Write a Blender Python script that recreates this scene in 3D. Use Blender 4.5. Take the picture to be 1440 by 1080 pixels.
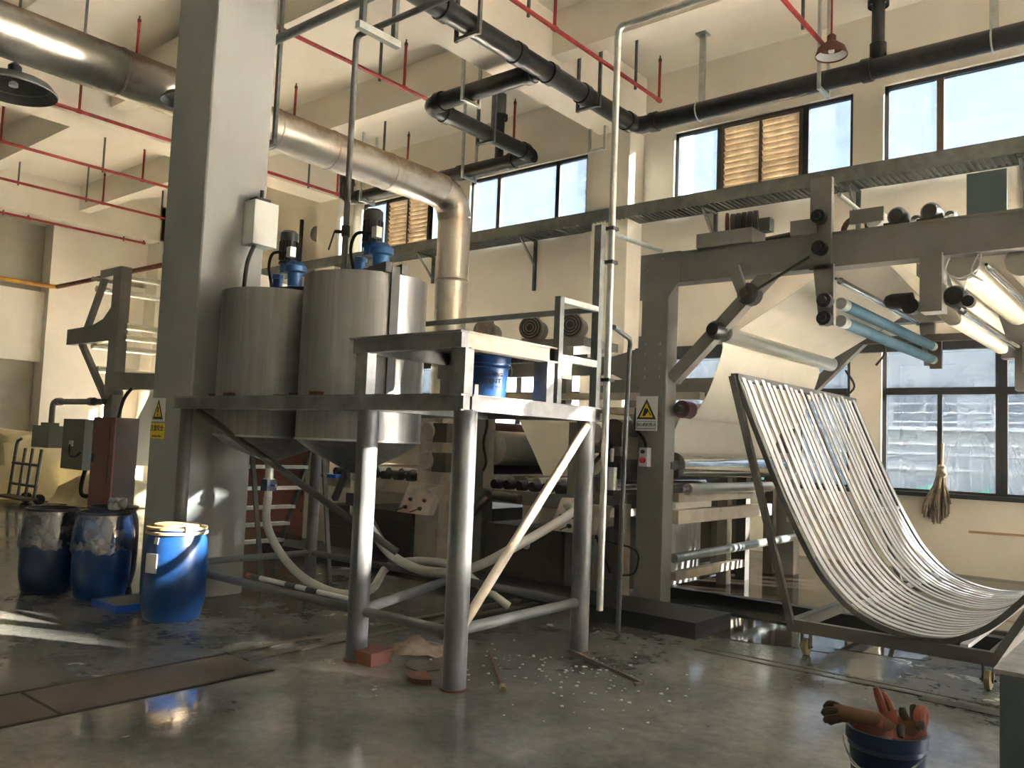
import bpy, bmesh, math, random
from mathutils import Vector, Matrix
random.seed(7)
sc = bpy.context.scene
for o in list(bpy.data.objects): bpy.data.objects.remove(o)
C = sc.collection
# ---------------------------------------------------------------- camera
cam = bpy.data.objects.new('camera', bpy.data.cameras.new('camera')); C.objects.link(cam)
cam.data.lens = 36.0*1178/1440; cam.data.sensor_width = 36; cam.data.clip_end = 300
R_ = Vector((0.7726372, 0.63357296, 0.04021257)); D_ = Vector((-0.01454586, 0.08099283, -0.99660854)); F_ = Vector((-0.63468116, 0.76943191, 0.07179394))
m = Matrix((R_, -D_, -F_)).transposed().to_4x4(); m.translation = (0, 0, 1.5)
cam.matrix_world = m; sc.camera = cam
# ---------------------------------------------------------------- world, sun, exposure
w = bpy.data.worlds.new('sky'); sc.world = w; w.use_nodes = True
nt = w.node_tree; nt.nodes.clear()
wo = nt.nodes.new('ShaderNodeOutputWorld'); bg = nt.nodes.new('ShaderNodeBackground')
gr = nt.nodes.new('ShaderNodeValToRGB'); sp = nt.nodes.new('ShaderNodeSeparateXYZ'); tc = nt.nodes.new('ShaderNodeTexCoord')
gr.color_ramp.elements[0].position = 0.0; gr.color_ramp.elements[0].color = (0.92, 0.95, 1.0, 1)
gr.color_ramp.elements[1].position = 0.6; gr.color_ramp.elements[1].color = (0.62, 0.78, 1.0, 1)
nt.links.new(tc.outputs['Generated'], sp.inputs[0]); nt.links.new(sp.outputs[2], gr.inputs[0])
nt.links.new(gr.outputs[0], bg.inputs[0]); nt.links.new(bg.outputs[0], wo.inputs[0])
bg.inputs[1].default_value = 5.0
sun = bpy.data.objects.new('sun', bpy.data.lights.new('sun', 'SUN')); C.objects.link(sun)
sun.data.energy = 150; sun.data.angle = 0.012; sun.data.color = (1, 0.89, 0.74)
az, el = math.radians(25.5), math.radians(14.6)
sd = Vector((math.cos(az)*math.cos(el), math.sin(az)*math.cos(el), math.sin(el)))
sun.rotation_euler = sd.to_track_quat('Z', 'Y').to_euler(); sun.location = (20, 20, 20)
vs = sc.view_settings
vs.view_transform = 'Standard'; vs.look = 'None'; vs.exposure = 4.42; vs.gamma = 1; vs.use_curve_mapping = False

# ---------------------------------------------------------------- materials
MATS = {}
def mat(name, c, rough=0.6, metal=0.0, c2=None, scale=3.0, detail=6, bump=0.0, bscale=40, spec=None, lo=0.35, hi=0.7, stretch=None, rough2=None):
    M = bpy.data.materials.new(name); M.use_nodes = True; t = M.node_tree; b = t.nodes['Principled BSDF']
    b.inputs['Base Color'].default_value = (*c, 1); b.inputs['Roughness'].default_value = rough; b.inputs['Metallic'].default_value = metal
    if spec is not None: b.inputs['Specular IOR Level'].default_value = spec
    co = t.nodes.new('ShaderNodeTexCoord'); mp = t.nodes.new('ShaderNodeMapping'); t.links.new(co.outputs['Object'], mp.inputs[0])
    if stretch: mp.inputs['Scale'].default_value = stretch
    if c2 is not None or rough2 is not None:
        n = t.nodes.new('ShaderNodeTexNoise'); n.inputs['Scale'].default_value = scale; n.inputs['Detail'].default_value = detail; n.inputs['Roughness'].default_value = 0.65
        t.links.new(mp.outputs[0], n.inputs['Vector'])
        r = t.nodes.new('ShaderNodeMapRange'); r.inputs['From Min'].default_value = lo; r.inputs['From Max'].default_value = hi
        t.links.new(n.outputs['Fac'], r.inputs['Value'])
        if c2 is not None:
            x = t.nodes.new('ShaderNodeMix'); x.data_type = 'RGBA'; x.inputs[6].default_value = (*c, 1); x.inputs[7].default_value = (*c2, 1)
            t.links.new(r.outputs[0], x.inputs[0]); t.links.new(x.outputs[2], b.inputs['Base Color'])
        if rough2 is not None:
            q = t.nodes.new('ShaderNodeMapRange'); q.inputs['To Min'].default_value = rough; q.inputs['To Max'].default_value = rough2
            t.links.new(r.outputs[0], q.inputs['Value']); t.links.new(q.outputs[0], b.inputs['Roughness'])
    if bump:
        n2 = t.nodes.new('ShaderNodeTexNoise'); n2.inputs['Scale'].default_value = bscale; n2.inputs['Detail'].default_value = 4
        t.links.new(mp.outputs[0], n2.inputs['Vector'])
        bp = t.nodes.new('ShaderNodeBump'); bp.inputs['Strength'].default_value = bump; bp.inputs['Distance'].default_value = 0.01
        t.links.new(n2.outputs['Fac'], bp.inputs['Height']); t.links.new(bp.outputs[0], b.inputs['Normal'])
    MATS[name] = M; return M
def glassy(name, tint, dirt, dirtcol, speck=0.0, scale=60, glossy=0.06):
    M = bpy.data.materials.new(name); M.use_nodes = True; t = M.node_tree; t.nodes.clear()
    out = t.nodes.new('ShaderNodeOutputMaterial'); tr = t.nodes.new('ShaderNodeBsdfTransparent'); tr.inputs[0].default_value = (*tint, 1)
    tl = t.nodes.new('ShaderNodeBsdfTranslucent'); tl.inputs[0].default_value = (*dirtcol, 1)
    gl = t.nodes.new('ShaderNodeBsdfGlossy'); gl.inputs['Roughness'].default_value = 0.03
    m1 = t.nodes.new('ShaderNodeMixShader'); m2 = t.nodes.new('ShaderNodeMixShader')
    co = t.nodes.new('ShaderNodeTexCoord'); n = t.nodes.new('ShaderNodeTexNoise'); n.inputs['Scale'].default_value = scale; n.inputs['Detail'].default_value = 5
    r = t.nodes.new('ShaderNodeMapRange'); r.inputs['From Min'].default_value = 0.4; r.inputs['From Max'].default_value = 0.65
    r.inputs['To Min'].default_value = dirt; r.inputs['To Max'].default_value = min(1, dirt+speck)
    t.links.new(co.outputs['Object'], n.inputs['Vector']); t.links.new(n.outputs['Fac'], r.inputs['Value']); t.links.new(r.outputs[0], m1.inputs[0])
    t.links.new(tr.outputs[0], m1.inputs[1]); t.links.new(tl.outputs[0], m1.inputs[2])
    m2.inputs[0].default_value = glossy; t.links.new(m1.outputs[0], m2.inputs[1]); t.links.new(gl.outputs[0], m2.inputs[2]); t.links.new(m2.outputs[0], out.inputs[0])
    MATS[name] = M; return M
wall_m = mat('wall_paint', (0.80, 0.745, 0.65), 0.8, c2=(0.73, 0.675, 0.58), scale=0.9, bump=0.15, bscale=25)
ceil_m = mat('ceiling_paint', (0.82, 0.765, 0.665), 0.85, c2=(0.75, 0.69, 0.59), scale=0.8, bump=0.1, bscale=12)
pill_m = mat('pillar_paint', (0.30, 0.305, 0.295), 0.7, c2=(0.265, 0.27, 0.26), scale=0.8, bump=0.1, bscale=10, stretch=(1, 1, 0.3))
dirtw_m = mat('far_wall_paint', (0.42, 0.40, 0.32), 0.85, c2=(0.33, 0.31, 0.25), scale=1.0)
mgrey = mat('machine_paint', (0.205, 0.20, 0.185), 0.5, c2=(0.165, 0.157, 0.14), scale=2.0)
mcream = mat('worn_machine_paint', (0.50, 0.45, 0.38), 0.55, c2=(0.27, 0.19, 0.14), scale=2.2, lo=0.45, hi=0.72)
mdark = mat('grimy_machine_steel', (0.055, 0.052, 0.048), 0.5, c2=(0.11, 0.085, 0.065), scale=3, rough2=0.75)
steel_grey = mat('grey_steel', (0.26, 0.265, 0.27), 0.42, 0.55, c2=(0.15, 0.15, 0.15), scale=5, bump=0.1)
leg_m = mat('grey_painted_pipe', (0.125, 0.132, 0.142), 0.48, 0.15, c2=(0.085, 0.09, 0.095), scale=4)
galv = mat('galvanized_steel', (0.52, 0.55, 0.52), 0.38, 0.75, c2=(0.38, 0.40, 0.38), scale=9)
galvd = mat('dull_channel_steel', (0.17, 0.18, 0.175), 0.5, 0.5, c2=(0.10, 0.105, 0.10), scale=6)
stain = mat('stainless_steel', (0.34, 0.34, 0.34), 0.36, 0.9, c2=(0.25, 0.25, 0.245), scale=3, stretch=(6, 6, 0.25), rough2=0.5)
duct_m = mat('duct_foil', (0.64, 0.60, 0.54), 0.30, 0.85, c2=(0.42, 0.32, 0.25), scale=2.2, lo=0.5, hi=0.75, bump=0.35, bscale=18)
duct2_m = mat('duct_galvanized', (0.52, 0.52, 0.46), 0.33, 0.85, c2=(0.38, 0.37, 0.33), scale=2.0, bump=0.1, bscale=6)
dust_m = mat('duct_dust', (0.33, 0.26, 0.20), 0.9, c2=(0.22, 0.17, 0.13), scale=8)
blackp = mat('black_plastic_pipe', (0.014, 0.015, 0.017), 0.33, c2=(0.045, 0.04, 0.034), scale=5, lo=0.5, hi=0.8)
black = mat('black_paint', (0.018, 0.018, 0.02), 0.45)
rubber = mat('black_rubber', (0.02, 0.02, 0.02), 0.6)
maroon = mat('maroon_rubber', (0.06, 0.018, 0.022), 0.5)
redp = mat('red_pipe_paint', (0.42, 0.025, 0.025), 0.5, c2=(0.20, 0.03, 0.025), scale=8)
chrome = mat('chrome_roller', (0.72, 0.71, 0.68), 0.12, 1.0)
dchrome = mat('dull_roller', (0.52, 0.51, 0.45), 0.28, 0.9)
tealb = mat('teal_roller_wrap', (0.01, 0.055, 0.10), 0.6, c2=(0.06, 0.11, 0.12), scale=3, stretch=(1, 0.6, 1))
cloth = mat('cream_cloth', (0.53, 0.505, 0.425), 0.95, c2=(0.47, 0.445, 0.37), scale=1.5, bump=0.1, bscale=30)
drapem = mat('dust_sheet', (0.62, 0.55, 0.36), 0.95, c2=(0.48, 0.42, 0.27), scale=2, bump=0.3, bscale=6)
whitep = mat('white_slat_paint', (0.46, 0.475, 0.51), 0.45, c2=(0.38, 0.385, 0.40), scale=4)
rackm = mat('rack_frame_paint', (0.10, 0.10, 0.10), 0.5, c2=(0.07, 0.065, 0.06), scale=4)
bluem = mat('blue_drum_plastic', (0.005, 0.038, 0.15), 0.35, c2=(0.01, 0.055, 0.19), scale=5)
navym = mat('dark_blue_plastic', (0.003, 0.014, 0.048), 0.35)
bluep = mat('bright_blue_plastic', (0.006, 0.08, 0.42), 0.4)
bluepump = mat('blue_motor_paint', (0.01, 0.075, 0.22), 0.42)
motorb = mat('black_motor', (0.02, 0.022, 0.026), 0.4)
motorg = mat('dusty_grey_motor', (0.30, 0.26, 0.22), 0.6, 0.2, c2=(0.16, 0.13, 0.11), scale=6)
yellowp = mat('yellow_pipe_paint', (0.62, 0.34, 0.02), 0.5, c2=(0.35, 0.12, 0.03), scale=1.5)
yelm = mat('sign_yellow', (0.70, 0.52, 0.02), 0.5)
signw = mat('sign_white', (0.62, 0.63, 0.64), 0.5)
signk = mat('sign_black', (0.012, 0.012, 0.012), 0.5)
pinkm = mat('red_cabinet_paint', (0.25, 0.095, 0.078), 0.45, c2=(0.20, 0.08, 0.066), scale=2)
brownm = mat('dark_cabinet_side', (0.085, 0.06, 0.045), 0.55)
cabg = mat('grey_cabinet_paint', (0.16, 0.16, 0.13), 0.5)
beigem = mat('beige_cabinet_paint', (0.56, 0.52, 0.42), 0.6, c2=(0.44, 0.39, 0.31), scale=2)
winf = mat('dark_window_frame', (0.03, 0.032, 0.036), 0.45)
brownf = mat('bronze_window_frame', (0.11, 0.075, 0.055), 0.45)
louvm = mat('louvre_slat_paint', (0.80, 0.69, 0.52), 0.6, c2=(0.46, 0.36, 0.24), scale=4)
rustm = mat('rust', (0.16, 0.055, 0.03), 0.85, c2=(0.08, 0.04, 0.03), scale=8)
brickm = mat('red_brown_block', (0.13, 0.05, 0.037), 0.8)
hosem = mat('clear_hose', (0.42, 0.43, 0.40), 0.3, c2=(0.32, 0.31, 0.28), scale=4)
mopm = mat('mop_yarn', (0.34, 0.29, 0.21), 0.95, c2=(0.10, 0.075, 0.055), scale=7)
gloveb = mat('brown_work_glove', (0.15, 0.082, 0.05), 0.9, c2=(0.08, 0.045, 0.03), scale=9)
glover = mat('faded_red_cloth', (0.26, 0.075, 0.05), 0.9, c2=(0.15, 0.065, 0.045), scale=7)
gloved = mat('dark_glove_tip', (0.025, 0.018, 0.014), 0.85)
tan = mat('tan_lid', (0.52, 0.40, 0.22), 0.5, c2=(0.40, 0.29, 0.16), scale=6)
tealpost = mat('teal_grey_post', (0.085, 0.12, 0.13), 0.45)
whitebox = mat('pale_box', (0.62, 0.64, 0.60), 0.5)
cable = mat('black_cable', (0.012, 0.012, 0.012), 0.6)
whitecable = mat('white_cable', (0.7, 0.7, 0.66), 0.6)
brass = mat('brass_caster', (0.22, 0.17, 0.08), 0.45, 0.5)
redbtn = mat('red_button', (0.55, 0.02, 0.03), 0.4)
wood = mat('pale_wood', (0.45, 0.30, 0.16), 0.8)
bagm = mat('dirty_plastic_bag', (0.16, 0.115, 0.085), 0.25, c2=(0.34, 0.28, 0.23), scale=7, bump=0.4, bscale=20)
bldm = mat('outside_building', (0.50, 0.54, 0.58), 0.8, c2=(0.44, 0.49, 0.54), scale=0.6)
bldw = mat('outside_window', (0.24, 0.29, 0.35), 0.5)
railw = mat('outside_rail', (0.92, 0.93, 0.94), 0.6)
netm = mat('green_site_net', (0.12, 0.52, 0.38), 0.9, c2=(0.30, 0.66, 0.52), scale=3)
yardm = mat('yard_concrete', (0.50, 0.48, 0.45), 0.9, c2=(0.44, 0.42, 0.39), scale=1)
slabm = mat('bounce_concrete', (0.23, 0.23, 0.225), 0.9, c2=(0.20, 0.20, 0.195), scale=1)
seamm = mat('floor_joint', (0.02, 0.018, 0.015), 0.9)
trenchm = mat('trench_concrete', (0.075, 0.06, 0.042), 0.55, c2=(0.045, 0.038, 0.03), scale=4, bump=0.3)
film_m = glassy('plastic_film', (0.72, 0.74, 0.78), 0.16, (0.8, 0.82, 0.86), 0.28, 9, 0.24)
glass_up = glassy('clerestory_glass', (0.102, 0.110, 0.115), 0.03, (0.03, 0.03, 0.03), 0.10, 2.2, 0.05)
glass_lo = glassy('dirty_speckled_glass', (0.106, 0.112, 0.117), 0.02, (0.006, 0.0063, 0.0066), 0.22, 40, 0.04)
glass_mid = glassy('mid_glass', (0.20, 0.20, 0.20), 0.03, (0.03, 0.03, 0.03), 0.1, 2.2, 0.05)
glass_fill = glassy('fill_glass', (0.55, 0.55, 0.55), 0.03, (0.03, 0.03, 0.03), 0.1, 2.2, 0.05)
louv_filter = glassy('louvre_sun_filter', (0.2, 0.2, 0.2), 0.03, (0.05, 0.05, 0.05), 0.1, 2.2, 0.05)
def floor_mat():
    M = bpy.data.materials.new('polished_concrete'); M.use_nodes = True; t = M.node_tree; b = t.nodes['Principled BSDF']
    co = t.nodes.new('ShaderNodeTexCoord')
    def noise(s, d=6, r=0.6):
        n = t.nodes.new('ShaderNodeTexNoise'); n.inputs['Scale'].default_value = s; n.inputs['Detail'].default_value = d; n.inputs['Roughness'].default_value = r
        t.links.new(co.outputs['Object'], n.inputs['Vector']); return n
    a = noise(0.55, 8, 0.65); rp = t.nodes.new('ShaderNodeValToRGB'); e = rp.color_ramp.elements
    e[0].position = 0.34; e[0].color = (0.048, 0.058, 0.063, 1); e[1].position = 0.66; e[1].color = (0.20, 0.205, 0.19, 1)
    t.links.new(a.outputs['Fac'], rp.inputs[0])
    f = noise(16, 8, 0.7); mr = t.nodes.new('ShaderNodeMapRange'); mr.inputs['From Min'].default_value = 0.3; mr.inputs['From Max'].default_value = 0.75; mr.inputs['To Min'].default_value = 0.82; mr.inputs['To Max'].default_value = 1.25
    t.links.new(f.outputs['Fac'], mr.inputs['Value'])
    mx = t.nodes.new('ShaderNodeMix'); mx.data_type = 'RGBA'; mx.blend_type = 'MULTIPLY'; mx.inputs[0].default_value = 1
    t.links.new(rp.outputs[0], mx.inputs[6]); t.links.new(mr.outputs[0], mx.inputs[7]); t.links.new(mx.outputs[2], b.inputs['Base Color'])
    g = noise(0.9, 7, 0.7); mr2 = t.nodes.new('ShaderNodeMapRange'); mr2.inputs['From Min'].default_value = 0.35; mr2.inputs['From Max'].default_value = 0.68; mr2.inputs['To Min'].default_value = 0.05; mr2.inputs['To Max'].default_value = 0.30
    t.links.new(g.outputs['Fac'], mr2.inputs['Value']); t.links.new(mr2.outputs[0], b.inputs['Roughness'])
    h = noise(7, 4); bp = t.nodes.new('ShaderNodeBump'); bp.inputs['Strength'].default_value = 0.06; bp.inputs['Distance'].default_value = 0.01
    t.links.new(h.outputs['Fac'], bp.inputs['Height']); t.links.new(bp.outputs[0], b.inputs['Normal'])
    b.inputs['Specular IOR Level'].default_value = 0.3
    return M
floor_m = floor_mat()
def dusty(M, dust, lo=0.25, hi=0.75):
    t = M.node_tree; out = t.nodes['Material Output']; src = out.inputs[0].links[0].from_socket
    d = t.nodes.new('ShaderNodeBsdfDiffuse'); mx = t.nodes.new('ShaderNodeMixShader'); g = t.nodes.new('ShaderNodeNewGeometry'); sx = t.nodes.new('ShaderNodeSeparateXYZ')
    n = t.nodes.new('ShaderNodeTexNoise'); n.inputs['Scale'].default_value = 3.5; n.inputs['Detail'].default_value = 8; n.inputs['Roughness'].default_value = .7
    co = t.nodes.new('ShaderNodeTexCoord'); t.links.new(co.outputs['Object'], n.inputs['Vector'])
    a = t.nodes.new('ShaderNodeMath'); a.operation = 'MULTIPLY_ADD'; a.inputs[1].default_value = 0.8; a.inputs[2].default_value = -0.4
    b = t.nodes.new('ShaderNodeMath'); b.operation = 'ADD'; r = t.nodes.new('ShaderNodeMapRange'); r.inputs['From Min'].default_value = lo; r.inputs['From Max'].default_value = hi
    t.links.new(g.outputs['Normal'], sx.inputs[0]); t.links.new(n.outputs['Fac'], a.inputs[0]); t.links.new(sx.outputs[2], b.inputs[0]); t.links.new(a.outputs[0], b.inputs[1])
    t.links.new(b.outputs[0], r.inputs['Value']); t.links.new(r.outputs[0], mx.inputs[0]); d.inputs[0].default_value = (*dust, 1)
    t.links.new(src, mx.inputs[1]); t.links.new(d.outputs[0], mx.inputs[2]); t.links.new(mx.outputs[0], out.inputs[0])
dusty(duct_m, (0.27, 0.20, 0.145), 0.15, 0.55); dusty(duct2_m, (0.24, 0.19, 0.14), 0.35, 0.65); dusty(blackp, (0.10, 0.075, 0.055), 0.55, 1.0)
wetm = mat('wet_floor', (0.045, 0.035, 0.025), 0.03, c2=(0.10, 0.08, 0.06), scale=3, rough2=0.10, bump=0.05, bscale=6, spec=0.8)

# ---------------------------------------------------------------- mesh helpers
class MB:
    def __init__(s): s.b = bmesh.new()
    def box(s, x0, x1, y0, y1, z0, z1):
        v = [s.b.verts.new((x, y, z)) for x in (x0, x1) for y in (y0, y1) for z in (z0, z1)]
        for f in ((0,1,3,2),(4,6,7,5),(0,4,5,1),(2,3,7,6),(0,2,6,4),(1,5,7,3)): s.b.faces.new([v[i] for i in f])
        return s
    def bar(s, p, q, wd, h, up=(0, 0, 1)):
        p, q = Vector(p), Vector(q); d = (q-p).normalized(); u = Vector(up)
        if abs(d.dot(u)) > 0.98: u = Vector((0, 1, 0))
        a = d.cross(u).normalized()*wd/2; c = a.cross(d).normalized()*h/2
        v = [s.b.verts.new(o+i*a+j*c) for o in (p, q) for i in (-1, 1) for j in (-1, 1)]
        for f in ((0,1,3,2),(4,6,7,5),(0,4,5,1),(2,3,7,6),(0,2,6,4),(1,5,7,3)): s.b.faces.new([v[i] for i in f])
        return s
    def tube(s, pts, r, n=10, cap=True):
        pts = [Vector(p) for p in pts]; rings = []; pa = None
        rs = r if isinstance(r, (list, tuple)) else [r]*len(pts)
        for i, p in enumerate(pts):
            d = (pts[min(i+1, len(pts)-1)]-pts[max(i-1, 0)]).normalized()
            if pa is None:
                u = Vector((0, 0, 1)) if abs(d.z) < 0.9 else Vector((1, 0, 0)); pa = d.cross(u).normalized()
            else:
                pa = (pa-d*pa.dot(d)).normalized()
            pb = d.cross(pa)
            rings.append([s.b.verts.new(p+rs[i]*(math.cos(2*math.pi*k/n)*pa+math.sin(2*math.pi*k/n)*pb)) for k in range(n)])
        for A, B in zip(rings, rings[1:]):
            for k in range(n): s.b.faces.new([A[k], A[(k+1) % n], B[(k+1) % n], B[k]])
        if cap: s.b.faces.new(rings[0][::-1]); s.b.faces.new(rings[-1])
        return s
    def cyl(s, p, q, r, n=16, r2=None): return s.tube([p, q], [r, r if r2 is None else r2], n)
    def lathe(s, c, prof, n=24, axis=(0, 0, 1), closed=False):
        ax = Vector(axis).normalized(); u = ax.orthogonal().normalized(); v = ax.cross(u); c = Vector(c); rings = []
        for r, z in prof:
            if r < 1e-5: rings.append([s.b.verts.new(c+ax*z)])
            else: rings.append([s.b.verts.new(c+ax*z+r*(math.cos(2*math.pi*k/n)*u+math.sin(2*math.pi*k/n)*v)) for k in range(n)])
        prs = list(zip(rings, rings[1:]))
        if closed: prs.append((rings[-1], rings[0]))
        for A, B in prs:
            for k in range(n):
                a0, a1 = A[k % len(A)], A[(k+1) % len(A)]; b0, b1 = B[k % len(B)], B[(k+1) % len(B)]
                f = []
                for x in (a0, a1, b1, b0):
                    if x not in f: f.append(x)
                if len(f) > 2: s.b.faces.new(f)
        return s
    def prism(s, poly, off):
        off = Vector(off); A = [s.b.verts.new(Vector(p)) for p in poly]; B = [s.b.verts.new(Vector(p)+off) for p in poly]; n = len(poly)
        s.b.faces.new(A[::-1]); s.b.faces.new(B)
        for k in range(n): s.b.faces.new([A[k], A[(k+1) % n], B[(k+1) % n], B[k]])
        return s
    def strip(s, prof, y0, y1, th):           # a band of thickness th along an (x,z) profile
        P = [Vector((x, 0, z)) for x, z in prof]; up = []; dn = []
        for i, p in enumerate(P):
            d = (P[min(i+1, len(P)-1)]-P[max(i-1, 0)]).normalized(); nn = Vector((-d.z, 0, d.x))*th/2
            up.append(p+nn); dn.append(p-nn)
        poly = up+dn[::-1]; n = len(P); V = []
        for y in (y0, y1): V.append([s.b.verts.new((p.x, y, p.z)) for p in poly])
        A, B = V; N = 2*n
        for k in range(N): s.b.faces.new([A[k], A[(k+1) % N], B[(k+1) % N], B[k]])
        for V_ in (A, B):
            for k in range(n-1): s.b.faces.new([V_[k], V_[k+1], V_[N-2-k], V_[N-1-k]])
        return s
    def build(s, name, m, parent=None, bevel=0, sharp=35, **tags):
        bmesh.ops.recalc_face_normals(s.b, faces=s.b.faces[:])
        me = bpy.data.meshes.new(name)
        if parent is None:
            vs_ = [v.co for v in s.b.verts]
            o0 = Vector(((min(v.x for v in vs_)+max(v.x for v in vs_))/2, (min(v.y for v in vs_)+max(v.y for v in vs_))/2, min(v.z for v in vs_)))
        else: o0 = parent['_o'] if '_o' in parent else (0, 0, 0); o0 = Vector(o0)
        for v in s.b.verts: v.co -= o0
        s.b.to_mesh(me); s.b.free(); me.materials.append(m)
        me.polygons.foreach_set('use_smooth', [True]*len(me.polygons)); me.set_sharp_from_angle(angle=math.radians(sharp))
        ob = bpy.data.objects.new(name, me); C.objects.link(ob)
        ob['_o'] = tuple(o0)
        if parent is None: ob.location = o0
        else: ob.parent = parent
        if bevel:
            bv = ob.modifiers.new('bevel', 'BEVEL'); bv.width = bevel; bv.segments = 1; bv.limit_method = 'ANGLE'
        for k, v in tags.items(): ob[k] = v
        return ob
def thing(name, loc, label=None, category=None, group=None, kind=None):
    o = bpy.data.objects.new(name, None); C.objects.link(o); o.location = loc; o['_o'] = tuple(loc); o.empty_display_size = 0.1
    if label: o['label'] = label
    if category: o['category'] = category
    if group: o['group'] = group
    if kind: o['kind'] = kind
    return o
def one(mb, name, m, label, category, group=None, bevel=0):
    t = dict(label=label, category=category)
    if group: t['group'] = group
    return mb.build(name, m, None, bevel, **t)
def S_(mb, name, m, parent=None, bevel=0):
    return mb.build(name, m, parent, bevel, **({} if parent else {'kind': 'structure'}))
def text_mesh(body, size, name, m, parent, origin, xdir, ydir, extr=0.001):
    cu = bpy.data.curves.new('t', 'FONT'); cu.body = body; cu.size = size; cu.align_x = 'CENTER'; cu.align_y = 'CENTER'; cu.extrude = extr; cu.resolution_u = 2; cu.offset = size*.018
    tmp = bpy.data.objects.new('t', cu); C.objects.link(tmp)
    dg = bpy.context.evaluated_depsgraph_get(); me = bpy.data.meshes.new_from_object(tmp.evaluated_get(dg))
    bpy.data.objects.remove(tmp); bpy.data.curves.remove(cu)
    x = Vector(xdir).normalized(); y = Vector(ydir).normalized(); z = x.cross(y)
    o0 = Vector(parent['_o'])
    M4 = Matrix((x, y, z)).transposed().to_4x4(); M4.translation = Vector(origin)-o0
    me.transform(M4); me.materials.clear(); me.materials.append(m)
    ob = bpy.data.objects.new(name, me); C.objects.link(ob); ob.parent = parent; return ob
def arc(c, r, a0, a1, n, ax='xz'):
    out = []
    for i in range(n+1):
        a = math.radians(a0+(a1-a0)*i/n); u, v = r*math.cos(a), r*math.sin(a)
        out.append({'xz': (c[0]+u, c[1], c[2]+v), 'xy': (c[0]+u, c[1]+v, c[2]), 'yz': (c[0], c[1]+u, c[2]+v)}[ax])
    return out
def smooth(pts, n=6):
    P = [Vector(p) for p in pts]; out = []
    for i in range(len(P)-1):
        a = P[max(i-1, 0)]; b = P[i]; c = P[i+1]; d = P[min(i+2, len(P)-1)]
        for k in range(n):
            t = k/n; out.append(0.5*((2*b)+(c-a)*t+(2*a-5*b+4*c-d)*t*t+(3*b-a-3*c+d)*t**3))
    return out+[P[-1]]

# ================================================================ THE SETTING
XL, XR, YB, YF, ZC = -24.6, 16.0, 12.7, -7.0, 8.15
WT = 0.24
S_(MB().box(XL-1, XR+4, YF, YB+WT, -0.2, 0), 'floor', floor_m)
S_(MB().box(XL-1, XR, YF, YB+WT, ZC, ZC+0.2), 'ceiling', ceil_m)
UW = [(-15.29,-12.27),(-11.83,-8.85),(-7.02,-4.0),(-3.56,-0.54),(0.98,4.0),(4.44,7.46),(8.98,12.0),(12.44,15.46)]
ZU0, ZU1, ZL0, ZL1 = 5.5, 7.03, 1.05, 3.2
wb = MB()
wb.box(XL-1, XR, YB, YB+WT, ZU1, ZC).box(XL-1, XR, YB, YB+WT, ZL1, ZU0).box(XL-1, XR, YB, YB+WT, 0, ZL0)
LW = [(-21.9, -20.3)]+UW  # first window is added, hidden behind the pillar, to light the left bay
for LL, za, zb in ((UW, ZU0, ZU1), (LW, ZL0, ZL1)):
    xs = [XL-1]+[v for p in LL for v in p]+[XR]
    for i in range(0, len(xs), 2): wb.box(xs[i], xs[i+1], YB, YB+WT, za, zb)
S_(wb, 'wall_back', wall_m)
# left wall: near part recessed, far part flush
S_(MB().box(XL-0.95, XL, 9.52, YB, 0, ZC), 'wall_left', wall_m)
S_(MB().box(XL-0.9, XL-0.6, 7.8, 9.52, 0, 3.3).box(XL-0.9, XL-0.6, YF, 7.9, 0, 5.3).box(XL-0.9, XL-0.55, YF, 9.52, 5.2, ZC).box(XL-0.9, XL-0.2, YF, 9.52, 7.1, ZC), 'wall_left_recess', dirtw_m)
S_(MB().box(XL-0.9, XL-0.25, 6.2, 9.52, 3.25, 5.2), 'wall_left_panel', wall_m)
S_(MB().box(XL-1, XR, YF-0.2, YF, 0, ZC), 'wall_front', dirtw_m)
S_(MB().box(XR, XR+.24, YF, YB+WT, 0, ZC), 'wall_right', wall_m)
# pillars
S_(MB().box(-7.70, -7.0, 3.97, 4.62, 0, ZC), 'pillar', pill_m, bevel=0.015)
S_(MB().box(-15.95-.35, -15.95+.35, -4.2, -3.6, 0, ZC), 'pillar', pill_m)
for x0, x1 in ((-8.38, -7.63), (-16.35, -15.6), (-24.6, -23.9), (0.02, 0.7), (8.0, 8.7)):
    S_(MB().box(x0, x1, 12.22, YB, 0, ZC), 'pilaster', wall_m, bevel=0.01)
# beams
for x0, x1 in ((-8.28, -7.6), (-16.3, -15.6), (-24.5, -23.9), (0.0, 0.7), (8.0, 8.7)):
    S_(MB().box(x0, x1, YF, YB, 7.1, ZC), 'ceiling_beam', ceil_m, bevel=0.01)
S_(MB().box(XL, XR, 4.15, 4.5, 7.12, ZC), 'ceiling_beam', ceil_m)
for y0 in (-1.6, 1.3, 6.85, 9.85):
    S_(MB().box(XL, XR, y0, y0+0.3, 7.45, ZC), 'ceiling_beam', ceil_m)
S_(MB().box(XL, XR, YB-0.02, YB+.01, 7.28, ZC), 'ceiling_beam', ceil_m)
# lintel strip over the lower windows
S_(MB().box(-23.5, 15.5, 12.6, 12.7, 3.04, 3.26), 'trim_1', winf)
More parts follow.
